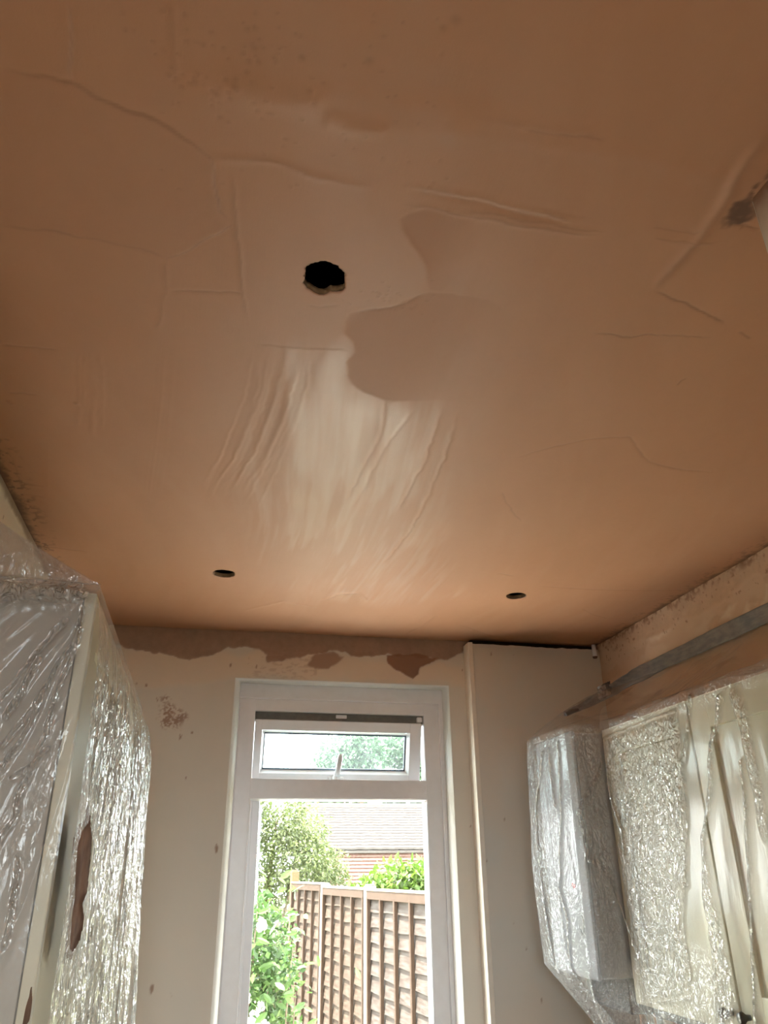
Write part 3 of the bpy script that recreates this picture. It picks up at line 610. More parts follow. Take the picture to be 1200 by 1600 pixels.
    for inner, cx, cy_ in rims:
        n = len(inner)
        z0 = H + .003
        lay = []
        for k, (sc, z) in enumerate(((1, z0), (1.0, z0 + .006), (1.02, z0 + .013), (1.10, z0 + .0135))):
            q = np.column_stack([cx + (inner[:, 0] - cx) * sc, cy_ + (inner[:, 1] - cy_) * sc, np.full(n, z)])
            lay.append(q)
        VV = np.concatenate(lay)
        FF = []
        for k in range(3):
            a = k * n + np.arange(n); b = a + n
            FF.append(np.stack([a, np.roll(a, -1), np.roll(b, -1), b], -1))
        link('hole_rim', raw_mesh('hole_rim', VV, [np.concatenate(FF)], smooth=True), M_GYP, c)
    bm = bmesh.new(); box(bm, XL - .3, XR + .3, YF - .3, YB + .3, H + .20, H + .26)
    for y in np.arange(-1.6, 3.1, .42):
        if abs(y - .984) > .12 and abs(y - 2.43) > .12:
            box(bm, XL - .3, XR + .3, y - .025, y + .025, H + .03, H + .20)
    bmo('joists', bm, M_VOID, c)
    return c
ceiling = build_ceiling()

# ================================================================= WALLS, FLOOR
def wall_grid(name, us, vs, place, fields, opening=None, material=None, relief=None):
    U, Vv = np.meshgrid(us, vs)
    at = fields(us, vs, U, Vv)
    D = relief(U, Vv, at) if relief else np.zeros(U.shape)
    P = place(U, Vv, D)
    keep = np.ones((len(vs) - 1, len(us) - 1), bool)
    if opening:
        uc = (us[:-1] + us[1:]) / 2; vc = (vs[:-1] + vs[1:]) / 2
        keep = ~((uc[None, :] > opening[0]) & (uc[None, :] < opening[1]) & (vc[:, None] > opening[2]) & (vc[:, None] < opening[3]))
    return raw_mesh(name, P.reshape(-1, 3), [grid_faces(len(vs), len(us), keep)], at)

OX0, OX1, OZ0, OZ1 = .075, .962, .06, 2.209
def axis(a, b, g, fixed=()):
    v = np.arange(a, b + g * .5, g)
    v = np.concatenate([v[[min(abs(x - f) for f in fixed) > g * .45 for x in v]] if fixed else v, np.array(fixed, float)])
    return np.unique(v)

def back_fields(us, vs, U, Vv):
    d = poly_field(us, vs, U, Vv, STRIP, .003, jag=.030, freq=24, seed=3)
    b = np.maximum(poly_field(us, vs, U, Vv, BLOTS[0], .006, jag=.025, freq=28) * .75, poly_field(us, vs, U, Vv, BLOTS[1], .003, jag=.02, freq=28) * .95)
    b = np.maximum(b, poly_field(us, vs, U, Vv, SMEAR, .002, jag=.006))
    sp = poly_field(us, vs, U, Vv, SPECK, .015, jag=.05, freq=20)
    tex = sst(.50, .60, vnoise(U * 160 + Vv * 60, Vv * 170 - U * 40, 5) * .6 + fbm(U * 30, Vv * 30, 3, 7) * .55)
    b = np.maximum(b, sp * tex * .75)
    for x, z, s in MARKS:
        r = s * .0011
        dd = np.hypot((U - x) * 1.3, (Vv - z) * .6) + (vnoise(U * 220, Vv * 120, int(s)) - .5) * .007
        b = np.maximum(b, .75 * sst(r, r * .4, dd))
    sc = sst(.60, .66, fbm(U * 45, Vv * 160, 3, 77)) * sst(.10, .02, abs(Vv - 2.27)) * (U > .12) * (U < .40) * .25
    b = np.maximum(b, sc)
    cr_ = poly_field(us, vs, U, Vv, CREAM, .02, jag=.05, freq=12, pad=.1) * .8
    return {'strip': d, 'blot': b, 'cream': cr_}

us = axis(XL - .01, 1.062, .0042, (OX0, OX1)); vs_ = np.concatenate([[0, OZ0, .5], axis(.86, H + .012, .0042, (OZ1,))])
wb = link('wall_back', wall_grid('wall_back', us, vs_, lambda U, V_, D: np.stack([U, YB - D, V_], -1), back_fields, (OX0, OX1, OZ0, OZ1),
     relief=lambda U, V_, a: .0022 * a['strip'] + .001 * a['blot'] + .0012 * a['cream'] + .0025 * (fbm(U * 3, V_ * 3, 3, 2) - .5) + .0006 * (fbm(U * 30, V_ * 30, 2, 3) - .5)), M_WALL)
tag(wb, 'cream back wall with a ragged dark plaster strip under the ceiling', kind='structure')

def flat_attr(me):
    n = len(me.vertices)
    for k in ('strip', 'blot', 'cream'):
        if k not in me.attributes:
            me.attributes.new(k, 'FLOAT', 'POINT')
# plastered reveal round the window: rounded arris, then straight to the frame
def reveal():
    prof = [(0, 0, 0), (.004, .006, .003), (.010, .022, .004), (.013, .055, .004), (.014, .095, .004)]
    V = []; F = []
    for i, (dl, dy, dt) in enumerate(prof):
        x0 = OX0 + dl * 1.9; x1 = OX1 - dl * .7; z1 = OZ1 - dt
        V += [(x0, YB + dy, OZ0), (x0, YB + dy, z1), (x1, YB + dy, z1), (x1, YB + dy, OZ0)]
    for i in range(len(prof) - 1):
        for k in range(4):
            a = i * 4 + k; b = i * 4 + (k + 1) % 4
            F.append((a, b, b + 4, a + 4))
    me = raw_mesh('window_reveal', np.array(V), [np.array(F)], smooth=True); flat_attr(me)
    o = link('window_reveal', me, M_REVEAL, wb)
    n = len(V)
    for k in ('cream',):
        me.attributes[k].data.foreach_set('value', np.zeros(n, np.float32))
reveal()
bm = bmesh.new()
box(bm, XL - .25, OX0 - .003, YB + .012, YB + .27, -.3, H + .2); box(bm, OX1 + .003, XR + .25, YB + .012, YB + .27, -.3, H + .2)
box(bm, OX0 - .003, OX1 + .003, YB + .012, YB + .27, OZ1 + .003, H + .2); box(bm, OX0 - .003, OX1 + .003, YB + .012, YB + .27, -.3, OZ0 - .003)
bmo('wall_core', bm, M_RENDER, wb)

def right_fields(us, vs, U, Vv):
    top = 2.345 - .0 + (fbm(U * 6, Vv * 3, 3, 5) - .5) * .10 - .03 * sst(2.9, 2.0, U)
    d = sst(-.004, .012, Vv - top) * (.55 + .45 * fbm(U * 20, Vv * 12, 3, 4))
    d = np.maximum(d, sst(.58, .72, fbm(U * 9 + 3, Vv * 16, 4, 14)) * .7 * (Vv > 2.2))
    c = np.zeros(U.shape)
    for p in RPATCH: c = np.maximum(c, poly_field(us, vs, U, Vv, p, .010, jag=.03, freq=22))
    c = np.maximum(c, .55 * sst(.56, .70, fbm(U * 7, Vv * 12, 3, 24)) * sst(2.33, 2.25, Vv) * (Vv > 2.17))
    b = sst(.035, .0, H - Vv + (fbm(U * 40, Vv * 40, 3, 6) - .5) * .03) * sst(.45, .65, fbm(U * 60, Vv * 60, 3, 8)) * .9
    b = np.maximum(b, .7 * sst(.70, .78, fbm(U * 70, Vv * 70, 3, 18)) * (Vv > 2.30))
    return {'strip': np.clip(d, 0, 1), 'blot': b, 'cream': c * .8}
us2 = np.concatenate([[.60, .9], axis(1.2, YB + .01, .0045)]); vs2 = np.concatenate([[0, 1.0], axis(1.80, H + .012, .0045)])
wr = link('wall_right', wall_grid('wall_right', us2, vs2, lambda U, V_, D: np.stack([XR - D, U, V_], -1), right_fields,
     relief=lambda U, V_, a: .0015 * a['strip'] + .002 * a['cream'] + .004 * (fbm(U * 4, V_ * 4, 3, 2) - .5)), M_SKIM)
tag(wr, 'right wall of mottled brown undercoat plaster with pale patches', kind='structure')

def left_fields(us, vs, U, Vv):
    b = np.zeros(U.shape)
    for y, z, s in ((1.93, 2.33, 6), (2.04, 2.27, 6), (2.07, 2.25, 4), (2.10, 2.22, 4), (2.2, 2.3, 4), (1.86, 2.30, 3)):
        dd = np.hypot((U - y) * 1.6, (Vv - z) * .6) + (vnoise(U * 220, Vv * 120, s) - .5) * .004
        b = np.maximum(b, .7 * sst(s * .0011, s * .0005, dd))
    edge = H - .022 + (fbm(U * 20, Vv * 20, 3, 3) - .5) * .03
    return {'strip': sst(-.004, .006, Vv - edge) * .9, 'blot': b, 'cream': np.zeros(U.shape)}
us3 = np.concatenate([[YF, -.65, .45], axis(1.2, YB + .01, .006)]); vs3 = np.concatenate([[0, 1.0, 1.5], axis(1.7, H + .012, .005, (2.00,))])
wl = link('wall_left', wall_grid('wall_left', us3, vs3, lambda U, V_, D: np.stack([XL + D, U, V_], -1), left_fields,
     relief=lambda U, V_, a: .004 * a['strip'] + .002 * (fbm(U * 4, V_ * 4, 3, 2) - .5)), wall_material('left_wall_paint', (.80, .72, .61), (.84, .75, .64), strip=(.24, .17, .12)))
tag(wl, 'cream left wall above the wrapped cabinets', kind='structure')

fl = boxo('floor', (XL - .2, XR + .2, YF - .2, YB + .1, -.12, 0), M_FLOOR, bev=0)
tag(fl, 'warm brown boarded floor', kind='structure')

# outer leaves that close the room: light only comes through the front window and the added rear one
bm = bmesh.new()
box(bm, XL - .25, XL - .012, YF - .2, YB + .27, -.3, H + .2)
bmo('wall_core', bm, M_RENDER, wl)
bm = bmesh.new(); box(bm, XR + .012, XR + .25, YP - .22, YB + .27, -.3, H + .2); bmo('wall_core', bm, M_RENDER, wr)
bm = bmesh.new()
box(bm, XL - .25, -.53, YF - .25, YF, -.3, H + .2); box(bm, .63, XR + .25, YF - .25, YF, -.3, H + .2)
box(bm, -.53, .63, YF - .25, YF, 2.2, H + .2); box(bm, -.53, .63, YF - .25, YF, -.3, .84)
o = bmo('wall_rear', bm, simple('brown_rear_plaster', (.24, .155, .105), .8, .2, 6, (.20, .13, .09), .6, .3, 40)); tag(o, 'plain wall behind the viewer', kind='structure')

# near pier on the right
def pier():
    us = np.concatenate([[YF, 0], axis(.35, YP, .006)]); vs = np.concatenate([[0, 1.0], axis(1.7, H + .004, .006)])
    def ff(us, vs, U, Vv):
        b = sst(.045, .0, H - Vv + (fbm(U * 40, Vv * 40, 3, 6) - .5) * .05) * .9
        s_ = sst(.075, .03, H - Vv + (fbm(U * 30, Vv * 30, 3, 16) - .5) * .05) * .5
        return {'strip': s_, 'blot': b, 'cream': np.full(U.shape, .3)}
    me = wall_grid('wall_pier', us, vs, lambda U, V_, D: np.stack([XP + D * 0 + .004 * np.clip((YP - U) < .004, 0, 1), U, V_], -1), ff)
    o = link('wall_near', me, M_WALL)
    tag(o, 'cream end of the near wall at the right edge of the ceiling', kind='structure')
    bm = bmesh.new()
    box(bm, XP + .004, XR + .25, YP - .22, YP - .002, 0, H + .01)
    box(bm, XP + .004, XP + .22, YF - .2, YP - .22, 0, H + .2)
    me = bpy.data.meshes.new('wall_return'); bm.to_mesh(me); bm.free(); flat_attr(me)
    link('wall_return', me, M_WALL, o)
pier()

# pipe boxing right of the window
def boxing():
    x0, y0, zt = 1.045, 3.020, 2.379
    us = axis(x0 + .008, XR, .006); vs = np.concatenate([[0, .9], axis(1.0, zt, .006)])
    def ff(us, vs, U, Vv):
        b = np.zeros(U.shape)
        for x, z, s in MARKS:
            r = s * .0009
            dd = np.hypot((U - x) * 1.3, (Vv - z) * .55) + (vnoise(U * 220, Vv * 120, int(s)) - .5) * .006
            b = np.maximum(b, .6 * sst(r, r * .4, dd))
        return {'strip': np.zeros(U.shape), 'blot': b, 'cream': .25 * sst(.5, .7, fbm(U * 5, Vv * 5, 3, 9))}
    me = wall_grid('trim_1', us, vs, lambda U, V_, D: np.stack([U, y0 - D, V_ - .006 * sst(zt - .03, zt, V_) * (fbm(U * 30, V_ * 0, 3, 3))], -1), ff,
                   relief=lambda U, V_, a: .002 * (fbm(U * 4, V_ * 3, 3, 5) - .5))
    o = link('trim_1', me, M_WALL); tag(o, 'flat cream pipe boxing right of the window', kind='structure')
    bm = bmesh.new()
    box(bm, x0 - .010, x0 + .010, y0 - .006, YB + .005, 0, zt + .004, bev=.003, seg=2)
    bmo('corner_bead', bm, simple('white_bead', (.80, .73, .63), .5, .4, 20, (.70, .60, .50), .5, .2, 60), o)
    bm = bmesh.new(); box(bm, x0 + .012, XR, y0 + .03, YB + .01, 2.30, H + .001)
    for k in range(9):
        x = x0 + .06 + k * .06 + random.uniform(-.01, .01)
        box(bm, x, x + random.uniform(.006, .02), y0 + .004, y0 + .03, zt - .03, zt + random.uniform(-.004, .010))
    bmo('dark_cavity', bm, M_VOID, o)
    return o
boxing()
st = empty('pipe_stub', (1.612, 3.008, 2.34))
tag(st, 'short white pipe stub in the corner under the ceiling', 'pipe')
bm = bmesh.new(); tube(bm, [(1.612, 3.008, 2.342), (1.612, 3.008, 2.396)], .0095, 14); bmo('pipe', bm, M_UPVC, st, True)
bm = bmesh.new(); tube(bm, [(1.612, 3.008, 2.336), (1.612, 3.008, 2.343)], [.008, .0115], 14); bmo('end_collar', bm, M_BROWN, st, True)

# ================================================================= WINDOW
FX0, FX1, FY0, FY1, FZ0, FZ1 = .100, .953, 3.172, 3.240, .075, 2.203
win = empty('window_1', (.5, 3.2, .075))
tag(win, 'white plastic window with an open top sash and tall fixed pane', kind='structure')
def bar(name, b, m=M_UPVC, bev=.003, parent=win):
    return boxo(name, b, m, parent, bev, 2)
bar('head_trim', (FX0 - .012, FX1 + .012, FY0 - .012, FY1, 2.147, FZ1 + .003))
bar('frame_stile', (FX0, .167, FY0, FY1, FZ0, 2.148)); bar('frame_stile', (.872, FX1, FY0, FY1, FZ0, 2.148))
bar('frame_rail', (.160, .880, FY0 + .001, FY1, 2.099, 2.148)); bar('frame_rail', (.160, .880, FY0 + .001, FY1, FZ0, .14))
bar('transom', (.160, .880, FY0 + .0005, FY1, 1.762, 1.838))
bar('cover_strip', (FX0 - .010, FX0 + .006, FY0 - .010, FY0 + .03, FZ0, 2.15)); bar('cover_strip', (FX1 - .016, FX1 + .012, FY0 - .012, FY0 + .03, FZ0, 2.15))
def wedge(name, x0, x1, z0, z1, w=.010):
    # sloping glazing bead round the inside of an opening
    bm = bmesh.new()
    o = [(x0, z0), (x1, z0), (x1, z1), (x0, z1)]; i = [(x0 + w, z0 + w), (x1 - w, z0 + w), (x1 - w, z1 - w), (x0 + w, z1 - w)]
    a = [bm.verts.new((x, FY0 - .001, z)) for x, z in o]; b = [bm.verts.new((x, FY0 + .014, z)) for x, z in i]; c = [bm.verts.new((x, FY0 + .034, z)) for x, z in i]
    for k in range(4):
        bm.faces.new((a[k], a[(k + 1) % 4], b[(k + 1) % 4], b[k])); bm.faces.new((b[k], b[(k + 1) % 4], c[(k + 1) % 4], c[k]))
    return bmo(name, bm, M_UPVC2, win)
wedge('glazing_bead', .161, .876, .136, 1.766)
bar('glazing_strip', (.167, .178, FY0 + .012, FY0 + .05, .14, 1.758), M_UPVC2, .002); bar('glazing_strip', (.176, .206, FY0 + .024, FY0 + .05, .14, 1.757), M_UPVC2, .003)
bar('pane', (.168, .874, FY0 + .030, FY0 + .0335, .135, 1.765), M_GLASS, 0)
bar('gasket', (.167, .873, FY0 + .022, FY1, 2.066, 2.100), M_GASK, .001)
bar('catch', (.50, .545, FY0 + .016, FY0 + .03, 2.080, 2.094), M_UPVC, .002); bar('hinge_block', (.845, .866, FY0 + .006, FY0 + .05, 2.072, 2.092), M_UPVC, .003)
# open sash: hinged at the top, bottom swung outwards
def sash():
    ang = math.radians(15.5)
    piv = Vector((.52, FY0 + .035, 2.068)); rot = Matrix.Rotation(ang, 3, 'X')
    x0, x1, z0, z1 = .170, .864, 1.800, 2.073
    y0, y1 = FY0 + .006, FY0 + .060
    s = None
    def tilt(bm):
        bmesh.ops.rotate(bm, verts=bm.verts, cent=piv, matrix=rot)
    bm = bmesh.new()
    box(bm, x0, x0 + .030, y0, y1, z0, z1, .003, 2); box(bm, x1 - .050, x1, y0, y1, z0, z1, .003, 2)
    box(bm, x0 + .028, x1 - .048, y0 + .0005, y1, z1 - .041, z1, .003, 2); box(bm, x0 + .028, x1 - .048, y0 + .0005, y1, z0, z0 + .066, .003, 2)
    tilt(bm); s = bmo('sash', bm, M_UPVC2, win)
    bm = bmesh.new()
    a0, a1, b0, b1 = x0 + .030, x1 - .050, z0 + .066, z1 - .041
    w = .011
    for (p, q) in (((a0, b0), (a1, b0)), ((a1, b0), (a1, b1)), ((a1, b1), (a0, b1)), ((a0, b1), (a0, b0))):
        cx, cz = (a0 + a1) / 2, (b0 + b1) / 2
        inn = lambda t: (t[0] + (w if t[0] < cx else -w), t[1] + (w if t[1] < cz else -w))
        v = [bm.verts.new((*(p[0],), y0 + .002, p[1])), bm.verts.new((q[0], y0 + .002, q[1])), bm.verts.new((inn(q)[0], y0 + .022, inn(q)[1])), bm.verts.new((inn(p)[0], y0 + .022, inn(p)[1]))]
        bm.faces.new(v)
    tilt(bm); bmo('sash_bead', bm, M_UPVC2, s)
    bm = bmesh.new()
    g = .006
    for b in ((a0 + w, a1 - w, b0 + w, b0 + w + g), (a0 + w, a1 - w, b1 - w - g, b1 - w), (a0 + w, a0 + w + g * .6, b0 + w, b1 - w), (a1 - w - g, a1 - w, b0 + w, b1 - w)):
        box(bm, b[0], b[1], y0 + .021, y0 + .026, b[2], b[3])
    tilt(bm); bmo('sash_gasket', bm, simple('blue_grey_gasket', (.13, .17, .22), .4, .5, 30, (.2, .24, .3), .5), s)
    bm = bmesh.new(); box(bm, a0 + .002, a1 - .002, y0 + .026, y0 + .029, b0 + .002, b1 - .002); tilt(bm); bmo('pane', bm, M_GLASS2, s)
    # cranked handle standing up from the bottom rail
    hx, hz = .508, z0 + .052
    bm = bmesh.new()
    box(bm, hx - .030, hx + .034, y0 - .010, y0 + .001, hz - .012, hz + .004, .003, 2)
    tube(bm, [(hx, y0 - .008, hz - .004), (hx, y0 - .026, hz + .004), (hx + .002, y0 - .032, hz + .016)], [.015, .014, .012], 14)
    tube(bm, [(hx + .002, y0 - .032, hz + .012), (hx + .006, y0 - .034, hz + .045), (hx + .011, y0 - .030, hz + .085), (hx + .012, y0 - .028, hz + .096)], [.0115, .0105, .0115, .007], 14)
    tilt(bm); bmo('handle', bm, M_UPVC, s, True)
    return s
sash()

w2 = empty('rear_fill_window', (.05, YF - .10, 1.0)); tag(w2, 'unseen white window added behind the viewer to brighten the room', kind='structure')  # added unseen behind the camera as extra daylight for the room
for q in (-.53, .57): boxo('frame_stile', (q, q + .06, YF - .14, YF - .08, .84, 2.2), M_UPVC, w2)
for q in (.84, 2.14): boxo('frame_rail', (-.47, .57, YF - .139, YF - .081, q, q + .06), M_UPVC, w2)
boxo('pane', (-.48, .58, YF - .112, YF - .108, .88, 2.15), M_GLASS, w2, 0)

# ================================================================= CABINETS
CABG = 'wrapped cream wall cabinets'
def door_mesh(y0, y1, z0, z1, x, sgn, frame=.088):
    """shaker door: front at X = x, facing sgn."""
    bm = bmesh.new()
    t = .020
    a, b = (x, x - sgn * t)
    lo, hi = min(a, b), max(a, b)
    box(bm, lo, hi, y0, y0 + frame, z0, z1, .0025, 2); box(bm, lo, hi, y1 - frame, y1, z0, z1, .0025, 2)
    box(bm, lo, hi, y0 + frame - .002, y1 - frame + .002, z0, z0 + frame, .0025, 2); box(bm, lo, hi, y0 + frame - .002, y1 - frame + .002, z1 - frame, z1, .0025, 2)
    p0 = x - sgn * .009
    box(bm, min(p0, b), max(p0, b), y0 + frame - .004, y1 - frame + .004, z0 + frame - .004, z1 - frame + .004, .001)
    return bm
def cabinet(label, xw, xf, y0, y1, z0, z1, sgn, knob_y=None, group=None):
    """carcass between wall xw and door front xf."""
    o = empty('kitchen_cabinet', ((xw + xf) / 2, (y0 + y1) / 2, z0))
    tag(o, label, 'cabinet', group)
    bx = xf - sgn * .022
    bm = bmesh.new(); box(bm, min(xw, bx), max(xw, bx), y0 + .0015, y1 - .0015, z0 + .004, z1 - .004, .001)
    bmo('carcass', bm, M_CARC, o)
    bm = bmesh.new(); lo_, hi_ = sorted((xw + sgn * .01, bx - sgn * .03)); box(bm, lo_, hi_, y0 + .004, y1 - .004, z0 - .035, z0 + .003, .002); bmo('underside_shade', bm, M_DARKP, o)  # dark panel painting in the shade below the cabinet
    d = bmo('door', door_mesh(y0 + .002, y1 - .002, z0, z1, xf, sgn), M_CREAM, o)
    if knob_y is not None:
        bm = bmesh.new(); zk = z0 + .040
        tube(bm, [(xf, knob_y, zk), (xf + sgn * .012, knob_y, zk), (xf + sgn * .022, knob_y, zk), (xf + sgn * .030, knob_y, zk)], [.006, .007, .014, .011], 16)
        bmo('knob', bm, M_KNOB, d, True)
    return o
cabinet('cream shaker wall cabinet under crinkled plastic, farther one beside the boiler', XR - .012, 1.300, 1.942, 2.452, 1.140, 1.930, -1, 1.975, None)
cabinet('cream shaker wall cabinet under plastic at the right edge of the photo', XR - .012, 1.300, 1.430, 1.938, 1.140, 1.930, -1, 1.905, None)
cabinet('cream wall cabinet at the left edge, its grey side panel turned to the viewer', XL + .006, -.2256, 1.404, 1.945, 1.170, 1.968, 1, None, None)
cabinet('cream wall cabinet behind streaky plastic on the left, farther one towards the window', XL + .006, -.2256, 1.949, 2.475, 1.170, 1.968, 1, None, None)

# ================================================================= BOILER
bo = empty('boiler', (1.40, 2.63, 1.195)); tag(bo, 'white wall boiler inside a clear bag, left of the right-hand cabinets', 'boiler')
bm = bmesh.new(); box(bm, 1.200, 1.214, 2.474, 2.792, 1.195, 1.932, .010, 3); bmo('front_cover', bm, M_BOIL, bo, True)
bm = bmesh.new(); box(bm, 1.212, XR - .012, 2.478, 2.788, 1.200, 1.926, .006, 2); bmo('casing', bm, M_BOILS, bo)
bm = bmesh.new()
for a, b, c, d in ((2.585, 2.593, 1.452, 1.462), (2.570, 2.580, 1.452, 1.458), (2.573, 2.583, 1.446, 1.451)): box(bm, 1.1985, 1.201, a, b, c, d, .0005)
o = bmo('emblem', bm, M_RED, bo); o['label'] = 'tiny red printed emblem on the front'
bm = bmesh.new(); box(bm, 1.1985, 1.201, 2.583, 2.590, 1.560, 1.568)
for k in range(3): box(bm, 1.1985, 1.201, 2.560 + k * .012, 2.566 + k * .012, 1.497, 1.500)
bmo('print_mark', bm, M_GREYPR, bo)['kind'] = 'stuff'
bm = bmesh.new(); box(bm, 1.1987, 1.201, 2.53, 2.66, 1.388, 1.3895); tube(bm, [(1.1992, 2.545, 1.372), (1.1992, 2.535, 1.350), (1.1992, 2.54, 1.325), (1.1992, 2.555, 1.315), (1.1992, 2.565, 1.33)], .0015, 8)
bmo('control_flap_line', bm, M_GREYPR, bo)
bm = bmesh.new(); box(bm, 1.30, XR - .03, 2.49, 2.775, 1.105, 1.204, .004); bmo('underside_tray', bm, M_DARKP, bo)
for k, y in enumerate((2.52, 2.575, 2.63, 2.685, 2.74)):
    bm = bmesh.new(); x = 1.47 + .02 * (k % 2)
    tube(bm, [(x, y, 1.19), (x, y, .80)], .0095 if k % 2 else .012, 12); tube(bm, [(x, y, 1.185), (x, y, 1.150)], .016, 8)
    bmo('pipe', bm, M_COPPER if k != 2 else M_UPVC, bo, True)

# ================================================================= PLASTIC SHEETS
def ridged(x, y, seed, oct=3):
    return 1 - abs(fbm(x, y, oct, seed) * 2 - 1)

def right_sheet():
    ny, nv = 600, 380
    ys = np.linspace(1.22, 3.00, ny); vs = np.linspace(0, 1, nv)
    Yg, Vg = np.meshgrid(ys, vs)
    k_b = sst(2.435, 2.485, Yg)                       # over the boiler
    wrap = np.clip((Yg - 2.80) / .20, 0, 1)
    xf = 1.283 * (1 - k_b) + 1.182 * k_b
    xf = xf + wrap ** 1.7 * (1.575 - 1.182)
    ztop = 1.946 + 0 * Yg
    zw = 2.172 - .055 * sst(2.60, 3.0, Yg)
    vt = .30
    t = np.clip(Vg / vt, 0, 1)                        # wall -> front edge
    u = np.clip((Vg - vt) / (1 - vt), 0, 1)           # front edge -> hem
    xt = 1.630 - wrap * .02
    X = xt + (xf - xt) * t
    Z = zw + (ztop - zw) * t - .05 * np.sin(np.pi * t) * (.5 + fbm(Yg * 4, t * 2, 2, 3)) * (1 - sst(2.45, 2.65, Yg)) + .045 * np.sin(np.pi * t) * sst(2.5, 2.75, Yg)
    bulge = sst(2.45, 2.62, Yg)
    Zf = ztop - u * (.93 + .05 * fbm(Yg * 6, u * 0, 2, 5))
    Z = np.where(u > 0, Zf, Z)
    # bag hangs a little off the boiler, tucks in below it
    X = X - bulge * .020 * np.sin(np.pi * np.clip(u * 1.1, 0, 1)) * (1 - wrap)
    X = X + bulge * np.clip(1.215 - Z, 0, 1) * .85 * (u > 0)
    X = X + (1 - bulge) * np.clip(1.135 - Z, 0, 1) * .25 * (u > 0)
    # crinkle zones
    sd = np.where(inside(Yg, Z, BANDA), 1.0, 0.0)
    dA = seg_dist(Yg + (fbm(Yg * 12, Z * 9, 3, 3) - .5) * .05, Z, BANDA, True)[0]
    cA = np.where(sd > 0, sst(-.01, .02, dA), sst(.012, 0, dA)) * (.7 + .3 * fbm(Yg * 9, Z * 6, 2, 9))
    dB = seg_dist(Yg + (fbm(Yg * 14, Z * 8, 3, 4) - .5) * .03, Z, BANDB)[0]; wB = .012 + .035 * sst(1.6, 1.2, Z)
    cB = sst(wB * 1.2, wB * .5, dB)
    dC = seg_dist(Yg + (fbm(Yg * 14, Z * 8, 3, 5) - .5) * .03, Z, BANDC)[0]; cC = .8 * sst(.03, .012, dC)
    dD = seg_dist(Yg, Z, BANDD)[0]; cD = sst(.010, .003, dD)
    dE = seg_dist(Yg + (fbm(Yg * 14, Z * 8, 3, 6) - .5) * .02, Z, EDGE)[0]; cE = .8 * sst(.014, .005, dE)
    low = .55 * sst(1.34, 1.16, Z) * (Yg > 2.0) * (Yg < 2.50)
    topc = .30 * np.exp(-((Z - 1.93) / .03) ** 2) * (u > 0)
    boil = bulge * (.22 + .45 * sst(.5, .68, fbm(Yg * 22, Z * 4, 3, 8))) * (u > 0) + bulge * .5 * sst(1.27, 1.15, Z) * (u > 0)
    gap = np.exp(-((Yg - (2.455)) / .022) ** 2) * (.35 + .6 * fbm(Yg * 8, Z * 9, 3, 4)) * (u > 0)
    flap = .35 * sst(.55, .7, fbm(Yg * 7, t * 5, 3, 14)) * (u == 0)
    cri = np.clip(np.maximum.reduce([cA * (u > 0), cB * (u > 0), cC * (u > 0), cD, cE * (u > 0), low * (u > 0), topc, boil, gap, flap]), 0, 1)
    # folds: real relief
    cL = np.zeros(Yg.shape)
    for p_ in BAGLINES:
        dl_ = seg_dist(Yg + (fbm(Yg * 20, Z * 14, 2, 33) - .5) * .012, Z, p_)[0]
        cL = np.maximum(cL, sst(.0075, .002, dl_) * (u > 0))
    cri = np.maximum(cri, cL)
    fold = .012 * cB + .011 * cD + .010 * cC + .006 * cE + .007 * cL
    fold = fold + cA * .0065 * (ridged(Yg * 20 + Z * 5, Z * 15, 11) - .4) + cA * .005 * (ridged(Yg * 46, Z * 40 + Yg * 20, 18) - .4) + low * .009 * (ridged(Yg * 16 + Z * 10, Z * 3 - Yg * 2, 12) - .4)
    fold = fold + bulge * (u > 0) * .012 * (ridged((Yg + .12 * (1.6 - Z)) * 15, Z * 1.8, 13) - .5)
    fold = fold + (u > 0) * .005 * (ridged(Yg * 9, Z * 1.2, 15) - .3) + (u > 0) * .0055 * cri * (ridged(Yg * 55, Z * 38, 17) - .4)
    X = X - np.maximum(fold, -.0) * (u > 0) - .0 
    Zs = Z + (u == 0) * .014 * (ridged(Yg * 8, t * 3, 16) - .4)
    X = np.minimum(X, XR - .008)
    Vv = np.stack([X, Yg, Zs], -1).reshape(-1, 3)
    me = raw_mesh('plastic_sheet', Vv, [grid_faces(nv, ny)], {'crinkle': cri})
    o = link('plastic_sheet', me, M_POLY_R)
    tag(o, 'clear crinkled polythene sheet taped to the right wall over boiler and cabinets', 'plastic sheet')
    return o
right_sheet()

